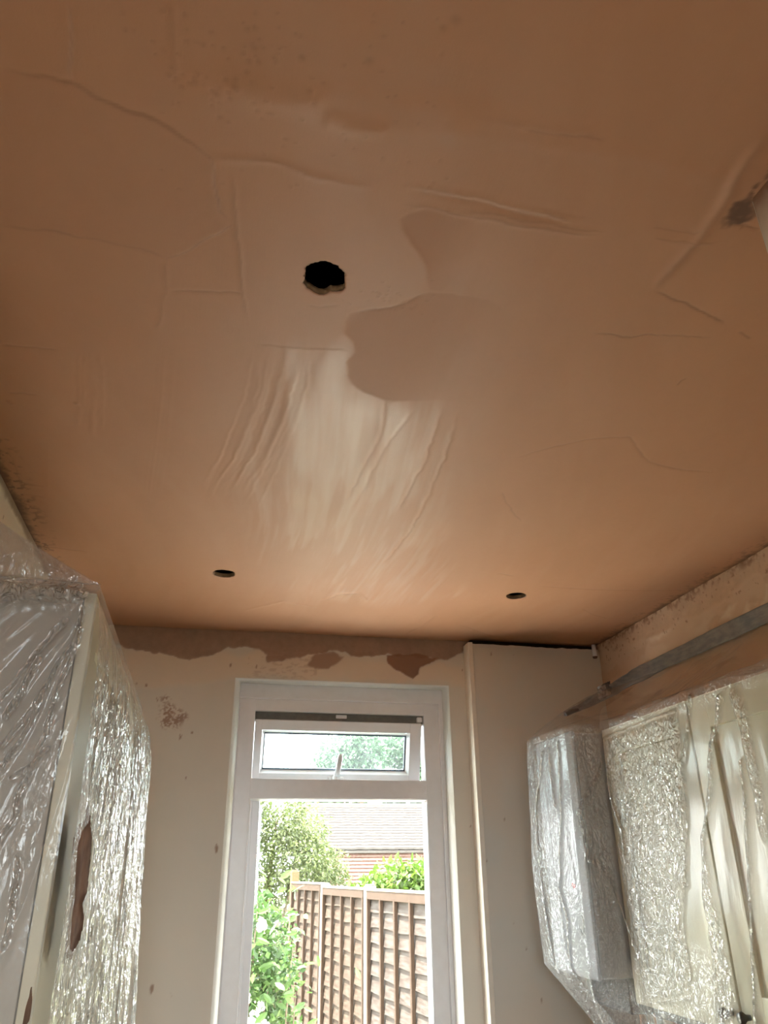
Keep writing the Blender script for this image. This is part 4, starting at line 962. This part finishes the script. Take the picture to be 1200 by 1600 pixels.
def left_sheet():
    Vs = []; Fs = []; Cs = []; base = 0
    def add(P, C, keep=None):
        nonlocal base
        nv, nu = C.shape
        Vs.append(P.reshape(-1, 3)); Cs.append(C.ravel()); Fs.append(grid_faces(nv, nu, keep) + base); base += nv * nu
    zt = 1.974
    # side curtain facing the viewer, at Y just in front of the carcass
    nu, nv = 260, 440
    xs = np.linspace(-.552, -.2185, nu); zs = np.linspace(zt + .006, 1.02, nv)
    Xg, Zg = np.meshgrid(xs, zs)
    ang = np.arctan2(2.10 - Zg, -.16 - Xg); rad = np.hypot(2.10 - Zg, -.16 - Xg)
    rid = ridged(ang * 9, rad * 2.0, 21) ** 3
    rid2 = ridged(ang * 22 + 4, rad * 3.0, 23) ** 6
    roll = np.exp(-((Zg - (1.955 + .02 * (Xg + .22))) / (.008 + .08 * np.clip(-.22 - Xg, 0, 1))) ** 2)
    topm = sst(1.90, 1.955, Zg + .22 * (Xg + .24))
    lines = rid2 * sst(.05, .2, rad) * sst(.54, .70, fbm(Xg * 7, Zg * 5, 2, 8))
    cri = np.clip(.9 * roll * sst(-.215, -.25, Xg) + .85 * topm * (.4 + .6 * fbm(Xg * 20, Zg * 30, 3, 6)) * sst(-.225, -.26, Xg) + .28 * lines + .025, 0, 1)
    Yg = 1.388 - .007 * rid * sst(.05, .3, rad) - .005 * lines - .022 * roll * (.5 + ridged(Xg * 30, Zg * 40, 25)) - .03 * sst(1.9, 1.1, Zg) * sst(-.22, -.5, Xg)
    for p_ in WRINKLES:
        dl_ = seg_dist(Xg + (fbm(Xg * 24, Zg * 24, 2, 37) - .5) * .014, Zg, p_)[0]
        kk = sst(.0085, .002, dl_) * (.45 + .9 * fbm(Xg * 25, Zg * 25, 2, 38))
        Yg = Yg - .008 * np.exp(-(dl_ / .005) ** 2); cri = np.maximum(cri, np.clip(kk, 0, 1))
    cri = np.maximum(cri, np.clip(roll * 1.2 * sst(-.216, -.25, Xg), 0, 1))
    add(np.stack([Xg, Yg, Zg], -1), cri)
    # front curtain
    nu, nv = 480, 420
    ys = np.linspace(1.386, 2.52, nu); zs = np.linspace(zt, 1.02, nv)
    Yf, Zf = np.meshgrid(ys, zs)
    def front_x(Yf, Zf):
        t = (Yf - 1.386) / 1.13; drop = np.clip((zt - Zf) / .8, 0, 1.3)
        pl = ridged(Yf * 13 + .5 * Zf, Zf * .9, 31) ** 2; pl2 = ridged(Yf * 38 + .8 * Zf, Zf * 1.6, 33) ** 3
        x = -.2185 + .0125 * sst(0, .25, drop) + .042 * t * drop + (.012 * pl + .009 * pl2 + .003 * ridged(Yf * 70, Zf * 25, 35)) * sst(0, .12, drop) * (.5 + .8 * t)
        k = np.exp(-np.minimum(seg_dist(Yf, Zf, TEAR, True)[0] * ~inside(Yf, Zf, TEAR), 1) / .05)
        return x * (1 - k) + (-.200 + .003 * ridged(Yf * 22 + Zf * 9, Zf * 6, 51)) * k
    t = (Yf - 1.386) / 1.13; drop = np.clip((zt - Zf) / .8, 0, 1.3)
    pl = ridged(Yf * 13 + .5 * Zf, Zf * .9, 31) ** 2; pl2 = ridged(Yf * 38 + .8 * Zf, Zf * 1.6, 33) ** 3
    Xf = front_x(Yf, Zf)
    bright = sst(.42, .66, fbm(Yf * 5.5, Zf * 1.6, 3, 36))
    cr = np.clip(.28 + .60 * bright * sst(.12, .35, drop) + .35 * pl2 * sst(.05, .3, drop) + .5 * np.exp(-((Yf - 2.50) / .02) ** 2), 0, 1)
    tear = inside(Yf, Zf, TEAR) | inside(Yf, Zf, TEAR2)
    kp = ~(tear[:-1, :-1] | tear[1:, 1:])
    dt = seg_dist(Yf, Zf, TEAR, True)[0]
    Xf = Xf + .0025 * np.exp(-dt / .006); cr = np.maximum(cr, .7 * np.exp(-dt / .006))
    add(np.stack([Xf, Yf, Zf], -1), cr, kp)
    # top: from the front edge up to the left wall
    nu, nv = 200, 70
    ys = np.linspace(1.386, 2.50, nu); ss = np.linspace(0, 1, nv)
    Yt, S = np.meshgrid(ys, ss)
    Xt = -.2185 + (XL + .006 + .2185) * S
    Zt = zt + .215 * S - .010 * np.sin(np.pi * S) + .006 * (ridged(Yt * 9, S * 3, 41) - .5) * np.sin(np.pi * S)
    add(np.stack([Xt, Yt, Zt], -1), .10 + .3 * sst(.5, .7, fbm(Yt * 9, S * 5, 3, 42)))
    # gusset: closes the near end between side curtain and sloping top
    nu, nv = 140, 70
    ss = np.linspace(0, 1, nu); w = np.linspace(0, 1, nv)
    S, Wg = np.meshgrid(ss, w)
    Xs = -.2185 + (XL + .006 + .2185) * S
    Zs_ = zt + .004 + (.215 * S - .010 * np.sin(np.pi * S)) * Wg
    Ys_ = 1.387 - .012 * S * np.sin(np.pi * Wg) + .003 * (fbm(Xs * 14, Zs_ * 14, 2, 43) - .5)
    add(np.stack([Xs, Ys_, Zs_], -1), .12 + .15 * fbm(Xs * 8, Zs_ * 8, 2, 44) + .6 * sst(.12, 0, Wg) * (S < .9))
    me = raw_mesh('plastic_sheet', np.concatenate(Vs), [np.concatenate(Fs)], {'crinkle': np.concatenate(Cs)})
    o = link('plastic_sheet', me, M_POLY_L)
    tag(o, 'clear polythene sheet with a torn slit hanging over the left cabinets', 'plastic sheet')
    # brown wet-plaster lump showing in the tear
    for nm, poly, off in (('brown_film', TEAR, 0), ('brown_film', TEAR2, 0)):
        cy0 = sum(p[0] for p in poly) / len(poly); cz0 = sum(p[1] for p in poly) / len(poly)
        ys = np.linspace(min(p[0] for p in poly) - .02, max(p[0] for p in poly) + .02, 40); zs = np.linspace(min(p[1] for p in poly) - .015, max(p[1] for p in poly) + .015, 70)
        Yb, Zb = np.meshgrid(ys, zs)
        Xb = front_x(Yb, Zb) - .0025 + .002 * np.sin(Yb * 60 + Zb * 25)
        d = seg_dist(Yb, Zb, poly, True)[0]
        ins = inside(Yb, Zb, poly) | (d < .014)
        kp = ins[:-1, :-1] & ins[1:, 1:]
        p = link(nm, raw_mesh(nm, np.stack([Xb, Yb, Zb], -1).reshape(-1, 3), [grid_faces(70, 40, kp)]), M_BROWN, o)
        p['label'] = 'brown plaster-stained film behind the tear'
    return o
left_sheet()

# ================================================================= TAPE
def duct_tape():
    # band on the wall, then peeling off and riding down on the sheet
    path = [(XR - .012, 1.20, 2.203), (XR - .012, 1.93, 2.203), (XR - .012, 2.30, 2.201), (XR - .012, 2.50, 2.200), (XR - .013, 2.64, 2.194), (1.600, 2.70, 2.182), (1.555, 2.735, 2.152), (1.50, 2.755, 2.122), (1.445, 2.765, 2.094), (1.39, 2.765, 2.068), (1.325, 2.760, 2.043)]
    wid = [.060, .060, .058, .054, .060, .074, .072, .064, .052, .034, .022]
    P = np.array(path); Wd = np.array(wid)
    L = np.concatenate([[0], np.cumsum(np.linalg.norm(np.diff(P, axis=0), axis=1))])
    n = 260; s = np.linspace(0, L[-1], n)
    C = np.stack([np.interp(s, L, P[:, k]) for k in range(3)], -1); w = np.interp(s, L, Wd)
    k = np.ones(9) / 9
    for a in range(3): C[4:-4, a] = np.convolve(C[:, a], k, 'valid')
    m = 14; q = np.linspace(-.5, .5, m)
    loose = sst(2.62, 2.72, C[:, 1]) * sst(1.63, 1.60, C[:, 0])
    V = np.zeros((n, m, 3))
    for j in range(m):
        V[:, j] = C
        V[:, j, 2] += w * q[j] * (1 - .25 * loose)
        V[:, j, 1] += loose * w * q[j] * -.5
        V[:, j, 0] -= .0015 + .0012 * fbm(s * 30, np.full(n, q[j] * 4), 3, 3) + loose * .010 * (ridged(s * 28, np.full(n, q[j] * 5.0), 7) - .3)
        V[:, j, 2] += (.004 * (fbm(s * 9, np.full(n, 0.), 3, 5 + (j > m / 2)) - .5)) * abs(q[j]) * 2
    V[..., 0] = np.minimum(V[..., 0], XR - .009)
    o = link('duct_tape', raw_mesh('duct_tape', V.reshape(-1, 3), [grid_faces(n, m)]), M_TAPE)
    tag(o, 'grey cloth tape strip sticking the plastic sheet to the right wall', 'tape')
    sm = o.modifiers.new('thick', 'SOLIDIFY'); sm.thickness = .0012
    # shiny crumpled lump near the end
    ys = np.linspace(0, 1, 22); zs = np.linspace(0, 1, 22)
    U, Vv = np.meshgrid(ys, zs)
    X = 1.515 - .06 * U + .012 * (ridged(U * 4, Vv * 4, 61) - .5); Y = 2.735 + .012 * (ridged(U * 5 + 3, Vv * 5, 62) - .5) - .012 * np.sin(np.pi * U); Z = 2.150 - .028 * U - .055 * (Vv - .4) + .01 * (ridged(U * 4, Vv * 5, 63) - .5)
    p = link('crumpled_end', raw_mesh('crumpled_end', np.stack([X, Y, Z], -1).reshape(-1, 3), [grid_faces(22, 22)]), M_FOIL, o)
    p['label'] = 'shiny crumpled lump of tape'
    bm = bmesh.new(); tube(bm, [(1.322, 2.752, 2.040), (1.345, 2.75, 2.052), (1.375, 2.752, 2.060)], [.008, .010, .005], 8); bmo('tape_tip', bm, M_DARKP, o)
    return o
duct_tape()

# ================================================================= GARDEN
gd = boxo('ground', (-30, 60, YB + .27, 90, -.64, -.57), M_GRASS, bev=0); tag(gd, 'lawn outside the window', kind='structure')
gr = boxo('ground', (-30, 30, -60, YB + .27, -.64, -.57), M_SOIL, bev=0); tag(gr, 'dark yard behind the house', kind='structure')
pt = boxo('ground', (-3.5, 1.55, YB + .27, 5.6, -.56, -.50), M_BOUNCE_PAVE, bev=.01); tag(pt, 'unseen pale terrace added under the window to bounce light indoors', kind='structure')  # added out of view as a reflector for the ceiling
FD = Vector((-.100, .995, 0)).normalized(); FN = Vector((FD.y, -FD.x, 0))
FP0 = Vector((1.727, 8.589, 0))
GZ = -.55
def along(s, off, z): return FP0 + FD * s + FN * off + Vector((0, 0, z))
def fbox(bm, s0, s1, o0, o1, z0, z1, bev=.003, skew=0):
    vv = box(bm, s0, s1, o0, o1, z0, z1, bev)
    for v in vv:
        s, of, z = v.co
        v.co = along(s, of, z + skew * (s - s0))
shared = {}
def post(s, label, wood=False, top=1.375):
    o = empty('fence_post', along(s, 0, GZ)); tag(o, label, 'fence post')
    bm = bmesh.new(); fbox(bm, s - .055, s + .055, -.055, .055, GZ, top, .008); bmo('shaft', bm, M_WPOST if wood else M_POST, o)
    bm = bmesh.new(); fbox(bm, s - .045, s + .045, -.045, .045, top - .002, top + .018, .012); bmo('post_top', bm, M_WPOST if wood else M_POST, o)
    return o
post(0, 'pale concrete fence post nearer the right side of the window')
post(1.86, 'pale concrete fence post in the middle of the window view')
post(3.72, 'yellowish timber fence post beside the leafy rose shrub', True, 1.53)
post(-1.86, 'pale concrete fence post hidden by the right window frame')
def panel(s0, label, sag, tone, top):
    o = empty('fence', along(s0 + .9, -.02, GZ)); tag(o, label, 'fence')
    a, b = s0 + .066, s0 + 1.794
    n = 13; h = (top - .06 - (GZ + .05)) / n
    for k in range(n):
        z0 = GZ + .05 + k * h; z1 = z0 + h * 1.22
        bm = bmesh.new()
        m = 9; prev = None
        ln = []
        for i in range(m + 1):
            s = a + (b - a) * i / m
            wob = .007 * math.sin(i * 1.1 + k * 2.3) + random.uniform(-.003, .003)
            q = [bm.verts.new(along(s, -.030, z0 + wob)), bm.verts.new(along(s, -.006, z1)), bm.verts.new(along(s, .004, z1)), bm.verts.new(along(s, -.018, z0 + wob))]
            ln.append(q)
        for i in range(m):
            for j in range(4):
                bm.faces.new((ln[i][j], ln[i + 1][j], ln[i + 1][(j + 1) % 4], ln[i][(j + 1) % 4]))
        bm.faces.new(ln[0]); bm.faces.new(ln[-1][::-1])
        bmesh.ops.recalc_face_normals(bm, faces=bm.faces)
        bmo('slat', bm, tone, o)
    for i in range(5):
        s = a + .02 + (b - a - .04) * i / 4
        bm = bmesh.new(); fbox(bm, s - .020, s + .020, -.062, -.028, GZ + .04, top - .07, .003); bmo('batten', bm, M_BATT, o)
    bm = bmesh.new(); fbox(bm, a, b, -.060, .020, top - .09, top - .012, .004); bmo('top_rail', bm, M_BATT, o)
    bm = bmesh.new(); fbox(bm, a - .005, b + .005, -.066, .030, top - .012, top + .008, .004); bmo('cap', bm, simple('pale_cap_wood', (.40, .33, .26), .8, .2, 12, (.30, .22, .16), .8, .3, 50), o)
    return o
M_F2 = simple('greyed_larch', (0.0321, 0.0210, 0.0161), .8, .2, 6, (0.0580, 0.0477, 0.0410), .95, .5, 40, (1, 1, 7))
panel(-1.86, 'greyed overlap fence panel at the right of the window view', 0, M_F2, 1.345)
panel(0, 'brown overlap fence panel between the two pale concrete posts', 0, M_FENCE, 1.35)
panel(1.86, 'narrow-looking brown fence panel next to the timber post', 0, M_FENCE, 1.385)

def leaves(name, centres, count, size, m, parent, seed, elong=1.9, flat=.0, kind='stuff', droop=0.0):
    """cloud of folded leaves over ellipsoid lobes: (x,y,z,rx,ry,rz)."""
    r = np.random.default_rng(seed)
    cs = np.array(centres, float)
    wts = (cs[:, 3] * cs[:, 4] + cs[:, 4] * cs[:, 5] + cs[:, 3] * cs[:, 5]); wts /= wts.sum()
    idx = r.choice(len(cs), count, p=wts)
    d = r.normal(size=(count, 3)); d /= np.linalg.norm(d, axis=1)[:, None]
    rad = r.random(count) ** .35
    lump = .75 + .5 * vnoise(d[:, 0] * 3 + idx * 7, d[:, 2] * 3 + d[:, 1] * 2, seed)
    P = cs[idx, :3] + d * cs[idx, 3:] * (rad * lump)[:, None]
    a = r.normal(size=(count, 3)) + d * .6; a[:, 2] -= droop; a /= np.linalg.norm(a, axis=1)[:, None]
    up = r.normal(size=(count, 3)) + np.array([0, -.3, 1.0])
    b = np.cross(a, up); b /= np.linalg.norm(b, axis=1)[:, None] + 1e-9
    nrm = np.cross(b, a)
    L = (size * (.6 + .8 * r.random(count)))[:, None]
    Wd = L / elong * .5
    V = np.stack([P, P + a * L * .45 + b * Wd + nrm * L * .08, P + a * L, P + a * L * .45 - b * Wd + nrm * L * .08], 1).reshape(-1, 3)
    i = np.arange(count) * 4
    F = np.concatenate([np.stack([i, i + 1, i + 2], -1), np.stack([i, i + 2, i + 3], -1)])
    rnd = np.repeat(np.clip(r.random(count) * .8 + .25 * (vnoise(P[:, 0] * 3, P[:, 2] * 3, seed + 3) - .3), 0, 1), 4)
    o = link(name, raw_mesh(name, V, [F], {'rnd': rnd}, smooth=False), m, parent)
    o['kind'] = kind
    return o, P

def branches(name, base, tips, r0, m, parent, seed=1):
    rr = random.Random(seed)
    bm = bmesh.new()
    for t in tips:
        p0 = Vector(base); p1 = Vector(t)
        mid = (p0 + p1) / 2 + Vector((rr.uniform(-.12, .12), rr.uniform(-.12, .12), rr.uniform(0, .15))) * (p1 - p0).length * .5
        pts = [p0, p0.lerp(mid, .6), mid, mid.lerp(p1, .6), p1]
        tube(bm, pts, [r0, r0 * .8, r0 * .6, r0 * .4, r0 * .15], 7)
    return bmo(name, bm, m, parent, True)

# rose shrub close to the window
def rose():
    o = empty('rose_shrub', (.42, 5.1, GZ)); tag(o, 'green leafy rose shrub with white flowers left of the fence', 'shrub')
    cs = [(.30, 5.05, 1.30, .16, .22, .17), (.44, 5.15, 1.18, .16, .22, .18), (.36, 5.0, 1.02, .22, .25, .16), (.50, 5.05, .98, .13, .2, .13), (.30, 5.0, .78, .22, .25, .2), (.46, 5.1, .74, .17, .22, .14), (.15, 5.1, 1.05, .2, .25, .3), (.22, 5.2, .45, .3, .3, .3), (.50, 5.2, .40, .2, .25, .25)]
    leaves('foliage', cs, 5200, .042, L_ROSE, o, 11, 1.7)
    branches('stem', (.40, 5.1, GZ), [(.34, 4.95, 1.35), (.55, 4.95, 1.12), (.42, 4.9, .95), (.28, 5.0, 1.2), (.58, 5.0, .9), (.5, 4.9, .75), (.2, 5.1, 1.2)], .014, M_BARK, o, 3)
    r = np.random.default_rng(5)
    # large leaves that can be told apart, each its own object sharing one mesh
    bm = bmesh.new()
    pr = [(0, 0, 0), (.30, .16, .03), (.62, .19, .04), (.88, .09, .02), (1.0, 0, -.02), (.88, -.09, .02), (.62, -.19, .04), (.30, -.16, .03)]
    vv = [bm.verts.new(p) for p in pr]; c = [bm.verts.new((.35, 0, -.01)), bm.verts.new((.7, 0, -.01))]
    for f in ((vv[0], vv[1], c[0]), (vv[1], vv[2], c[1], c[0]), (vv[2], vv[3], c[1]), (vv[3], vv[4], c[1]), (vv[4], vv[5], c[1]), (vv[5], vv[6], c[1]), (vv[6], vv[7], c[0], c[1]), (vv[7], vv[0], c[0])):
        bm.faces.new(f)
    me = bpy.data.meshes.new('leaf'); bm.to_mesh(me); bm.free()
    at = me.attributes.new('rnd', 'FLOAT', 'POINT'); at.data.foreach_set('value', np.full(len(me.vertices), .62, np.float32))
    me.materials.append(L_ROSE)
    for k in range(110):
        c_ = cs[k % 6]
        y = c_[1] - c_[4] * .9 - r.random() * .06
        x = c_[0] + r.normal() * c_[3] * .75; z = c_[2] + r.normal() * c_[5] * .75
        l = link('leaf', me, None, o, (x, y, z))
        l.scale = (.062 + .03 * r.random(),) * 3
        l.rotation_euler = (r.normal() * .6 + .9, r.normal() * .5, r.random() * 6.3)
    for k, (x, z, s) in enumerate(((.36, 1.245, .045), (.345, .80, .055), (.40, .755, .06), (.30, .90, .04), (.46, .70, .05), (.335, .74, .05), (.375, .86, .035))):
        bm = bmesh.new()
        for q in range(8):
            a = q * 2.4; rr_ = s * (.25 + .09 * q)
            ctr = Vector((math.cos(a) * rr_ * .6, -.012 + .002 * q, math.sin(a) * rr_ * .6))
            v = [bm.verts.new(ctr + Vector((math.cos(a + w) * s * .42 * (1 if i % 2 else .8), -.006 * (i % 2), math.sin(a + w) * s * .42))) for i, w in enumerate(np.linspace(0, 5.2, 6))]
            bm.faces.new(v)
        f = bmo('flower', bm, M_PETAL, o); f.location = Vector((x, 4.84, z)) - Vector(o.location)
        f['label'] = 'white rose flower'
rose()
def tree(name, label, lobes, count, size, m, seed, base, elong=2, droop=0, r0=.08, cat='tree'):
    o = empty(name, base); tag(o, label, cat)
    leaves('foliage', lobes, count, size, m, o, seed, elong, droop=droop)
    branches('trunk', base, [(l[0], l[1], l[2]) for l in lobes[:7]], r0, M_BARK, o, seed)
    return o
tree('willow_tree', 'pale green small-leaved tree above the timber fence post, left in the window', [(1.17, 13.6, 2.3, 0.56, 0.62, 0.56), (1.61, 13.85, 2.18, 0.49, 0.62, 0.43), (0.87, 13.6, 1.69, 0.56, 0.62, 0.62), (1.55, 13.6, 1.69, 0.56, 0.62, 0.49), (2.0, 14.09, 1.65, 0.43, 0.49, 0.35), (0.56, 13.6, 2.49, 0.49, 0.62, 0.62), (2.2, 14.34, 1.44, 0.35, 0.37, 0.2), (1.24, 13.97, 1.13, 0.87, 0.62, 0.49), (1.11, 13.85, 0.26, 1.11, 0.74, 0.74)], 26000, .068, L_WILLOW, 21, (1.2, 14, GZ), 2.4, .6)
tree('laurel_bush', 'bright green laurel bush rising behind the fence on the right', [(2.35, 10.3, 1.42, .26, .3, .22), (2.62, 10.3, 1.42, .3, .3, .2), (2.10, 10.2, 1.30, .22, .3, .17), (2.9, 10.4, 1.45, .35, .4, .2), (2.5, 10.5, 1.0, .6, .4, .4), (1.95, 10.3, 1.22, .2, .3, .12)], 2600, .105, L_LAUREL, 31, (2.4, 10.4, GZ), 2.3, 0, .05, 'shrub')
tree('far_tree', 'large hazy green tree behind the tiled house, centre of the top sash', [(6.6, 40, 6.6, 1.3, 1.2, 1.1), (7.6, 40, 7.2, 1.3, 1.2, 1.1), (6.0, 40, 5.6, 1.2, 1.2, .9), (7.3, 40, 5.6, 1.4, 1.2, 1.0), (5.6, 40, 4.6, 1.2, 1, .8)], 9000, .26, L_FAR, 41, (6.8, 40, GZ), 1.8, 0, .3)
tree('far_tree', 'large hazy green tree behind the tiled house, right of the top sash', [(10.3, 43, 7.6, 1.2, 1.2, 1.1), (11.6, 43, 7.2, 1.3, 1.2, 1.2), (12, 43, 5.9, 1.4, 1.2, 1.1), (10.3, 43, 5.4, 1.2, 1.2, .8), (12.5, 43, 8.2, 1.2, 1.2, 1.2)], 9000, .26, L_FAR, 51, (11, 43, GZ), 1.8, 0, .3)

# house beyond the fence
def house():
    o = empty('house', (6, 28, GZ)); tag(o, 'bungalow with pale tiled roof and clay hung tiles beyond the fence', 'house')
    x0, x1 = 3.35, 13.0
    bm = bmesh.new(); box(bm, x0 + .3, x1 - .3, 26.25, 33.5, GZ, 2.2); bmo('wall', bm, M_RENDER, o)
    bm = bmesh.new()
    v = [bm.verts.new(p) for p in ((x0, 25.95, 2.13), (x1, 25.95, 2.13), (x1, 30, 3.70), (x0, 30, 3.70), (x0, 34, 2.13), (x1, 34, 2.13), (x0, 25.95, 2.06), (x1, 25.95, 2.06))]
    for f in ((0, 1, 2, 3), (3, 2, 5, 4), (6, 7, 1, 0), (0, 3, 4), (1, 5, 2), (6, 4, 5, 7)): bm.faces.new([v[i] for i in f])
    bmo('roof', bm, M_TILE, o)
    n = 16
    for k in range(n):
        t0 = k / n; t1 = (k + 1.12) / n
        bm = bmesh.new()
        ya, yb = 25.95 + 4.05 * t0, 25.95 + 4.05 * min(t1, 1.0); za, zb = 2.15 + 1.57 * t0, 2.15 + 1.57 * min(t1, 1.0)
        m = 44; R_ = []
        for i in range(m + 1):
            x = x0 + (x1 - x0) * i / m; w = .012 * (i % 2) + random.uniform(-.006, .006)
            R_.append([bm.verts.new((x, ya, za + .01 + w)), bm.verts.new((x, ya, za + .075 + w)), bm.verts.new((x, yb, zb + .02 + w))])
        for i in range(m):
            for j in range(2): bm.faces.new((R_[i][j], R_[i + 1][j], R_[i + 1][j + 1], R_[i][j + 1]))
        bmesh.ops.recalc_face_normals(bm, faces=bm.faces)
        bmo('tile_course', bm, M_TILE, o)
    bm = bmesh.new(); tube(bm, [(x0, 30, 3.74), (x1, 30, 3.74)], .12, 10); bmo('ridge_tiles', bm, M_TILE, o)
    for k in range(9):
        z = 2.06 - (k + 1) * .105
        bm = bmesh.new()
        m = 40; R_ = []
        for i in range(m + 1):
            x = x0 + .25 + (x1 - x0 - .5) * i / m; w = random.uniform(-.008, .008)
            R_.append([bm.verts.new((x, 26.10 + w, z)), bm.verts.new((x, 26.24, z + .125)), bm.verts.new((x, 26.2, z))])
        for i in range(m):
            bm.faces.new((R_[i][0], R_[i + 1][0], R_[i + 1][1], R_[i][1])); bm.faces.new((R_[i][2], R_[i + 1][2], R_[i + 1][0], R_[i][0]))
        bmesh.ops.recalc_face_normals(bm, faces=bm.faces)
        bmo('hung_tile_course', bm, M_CLAY, o)
house()
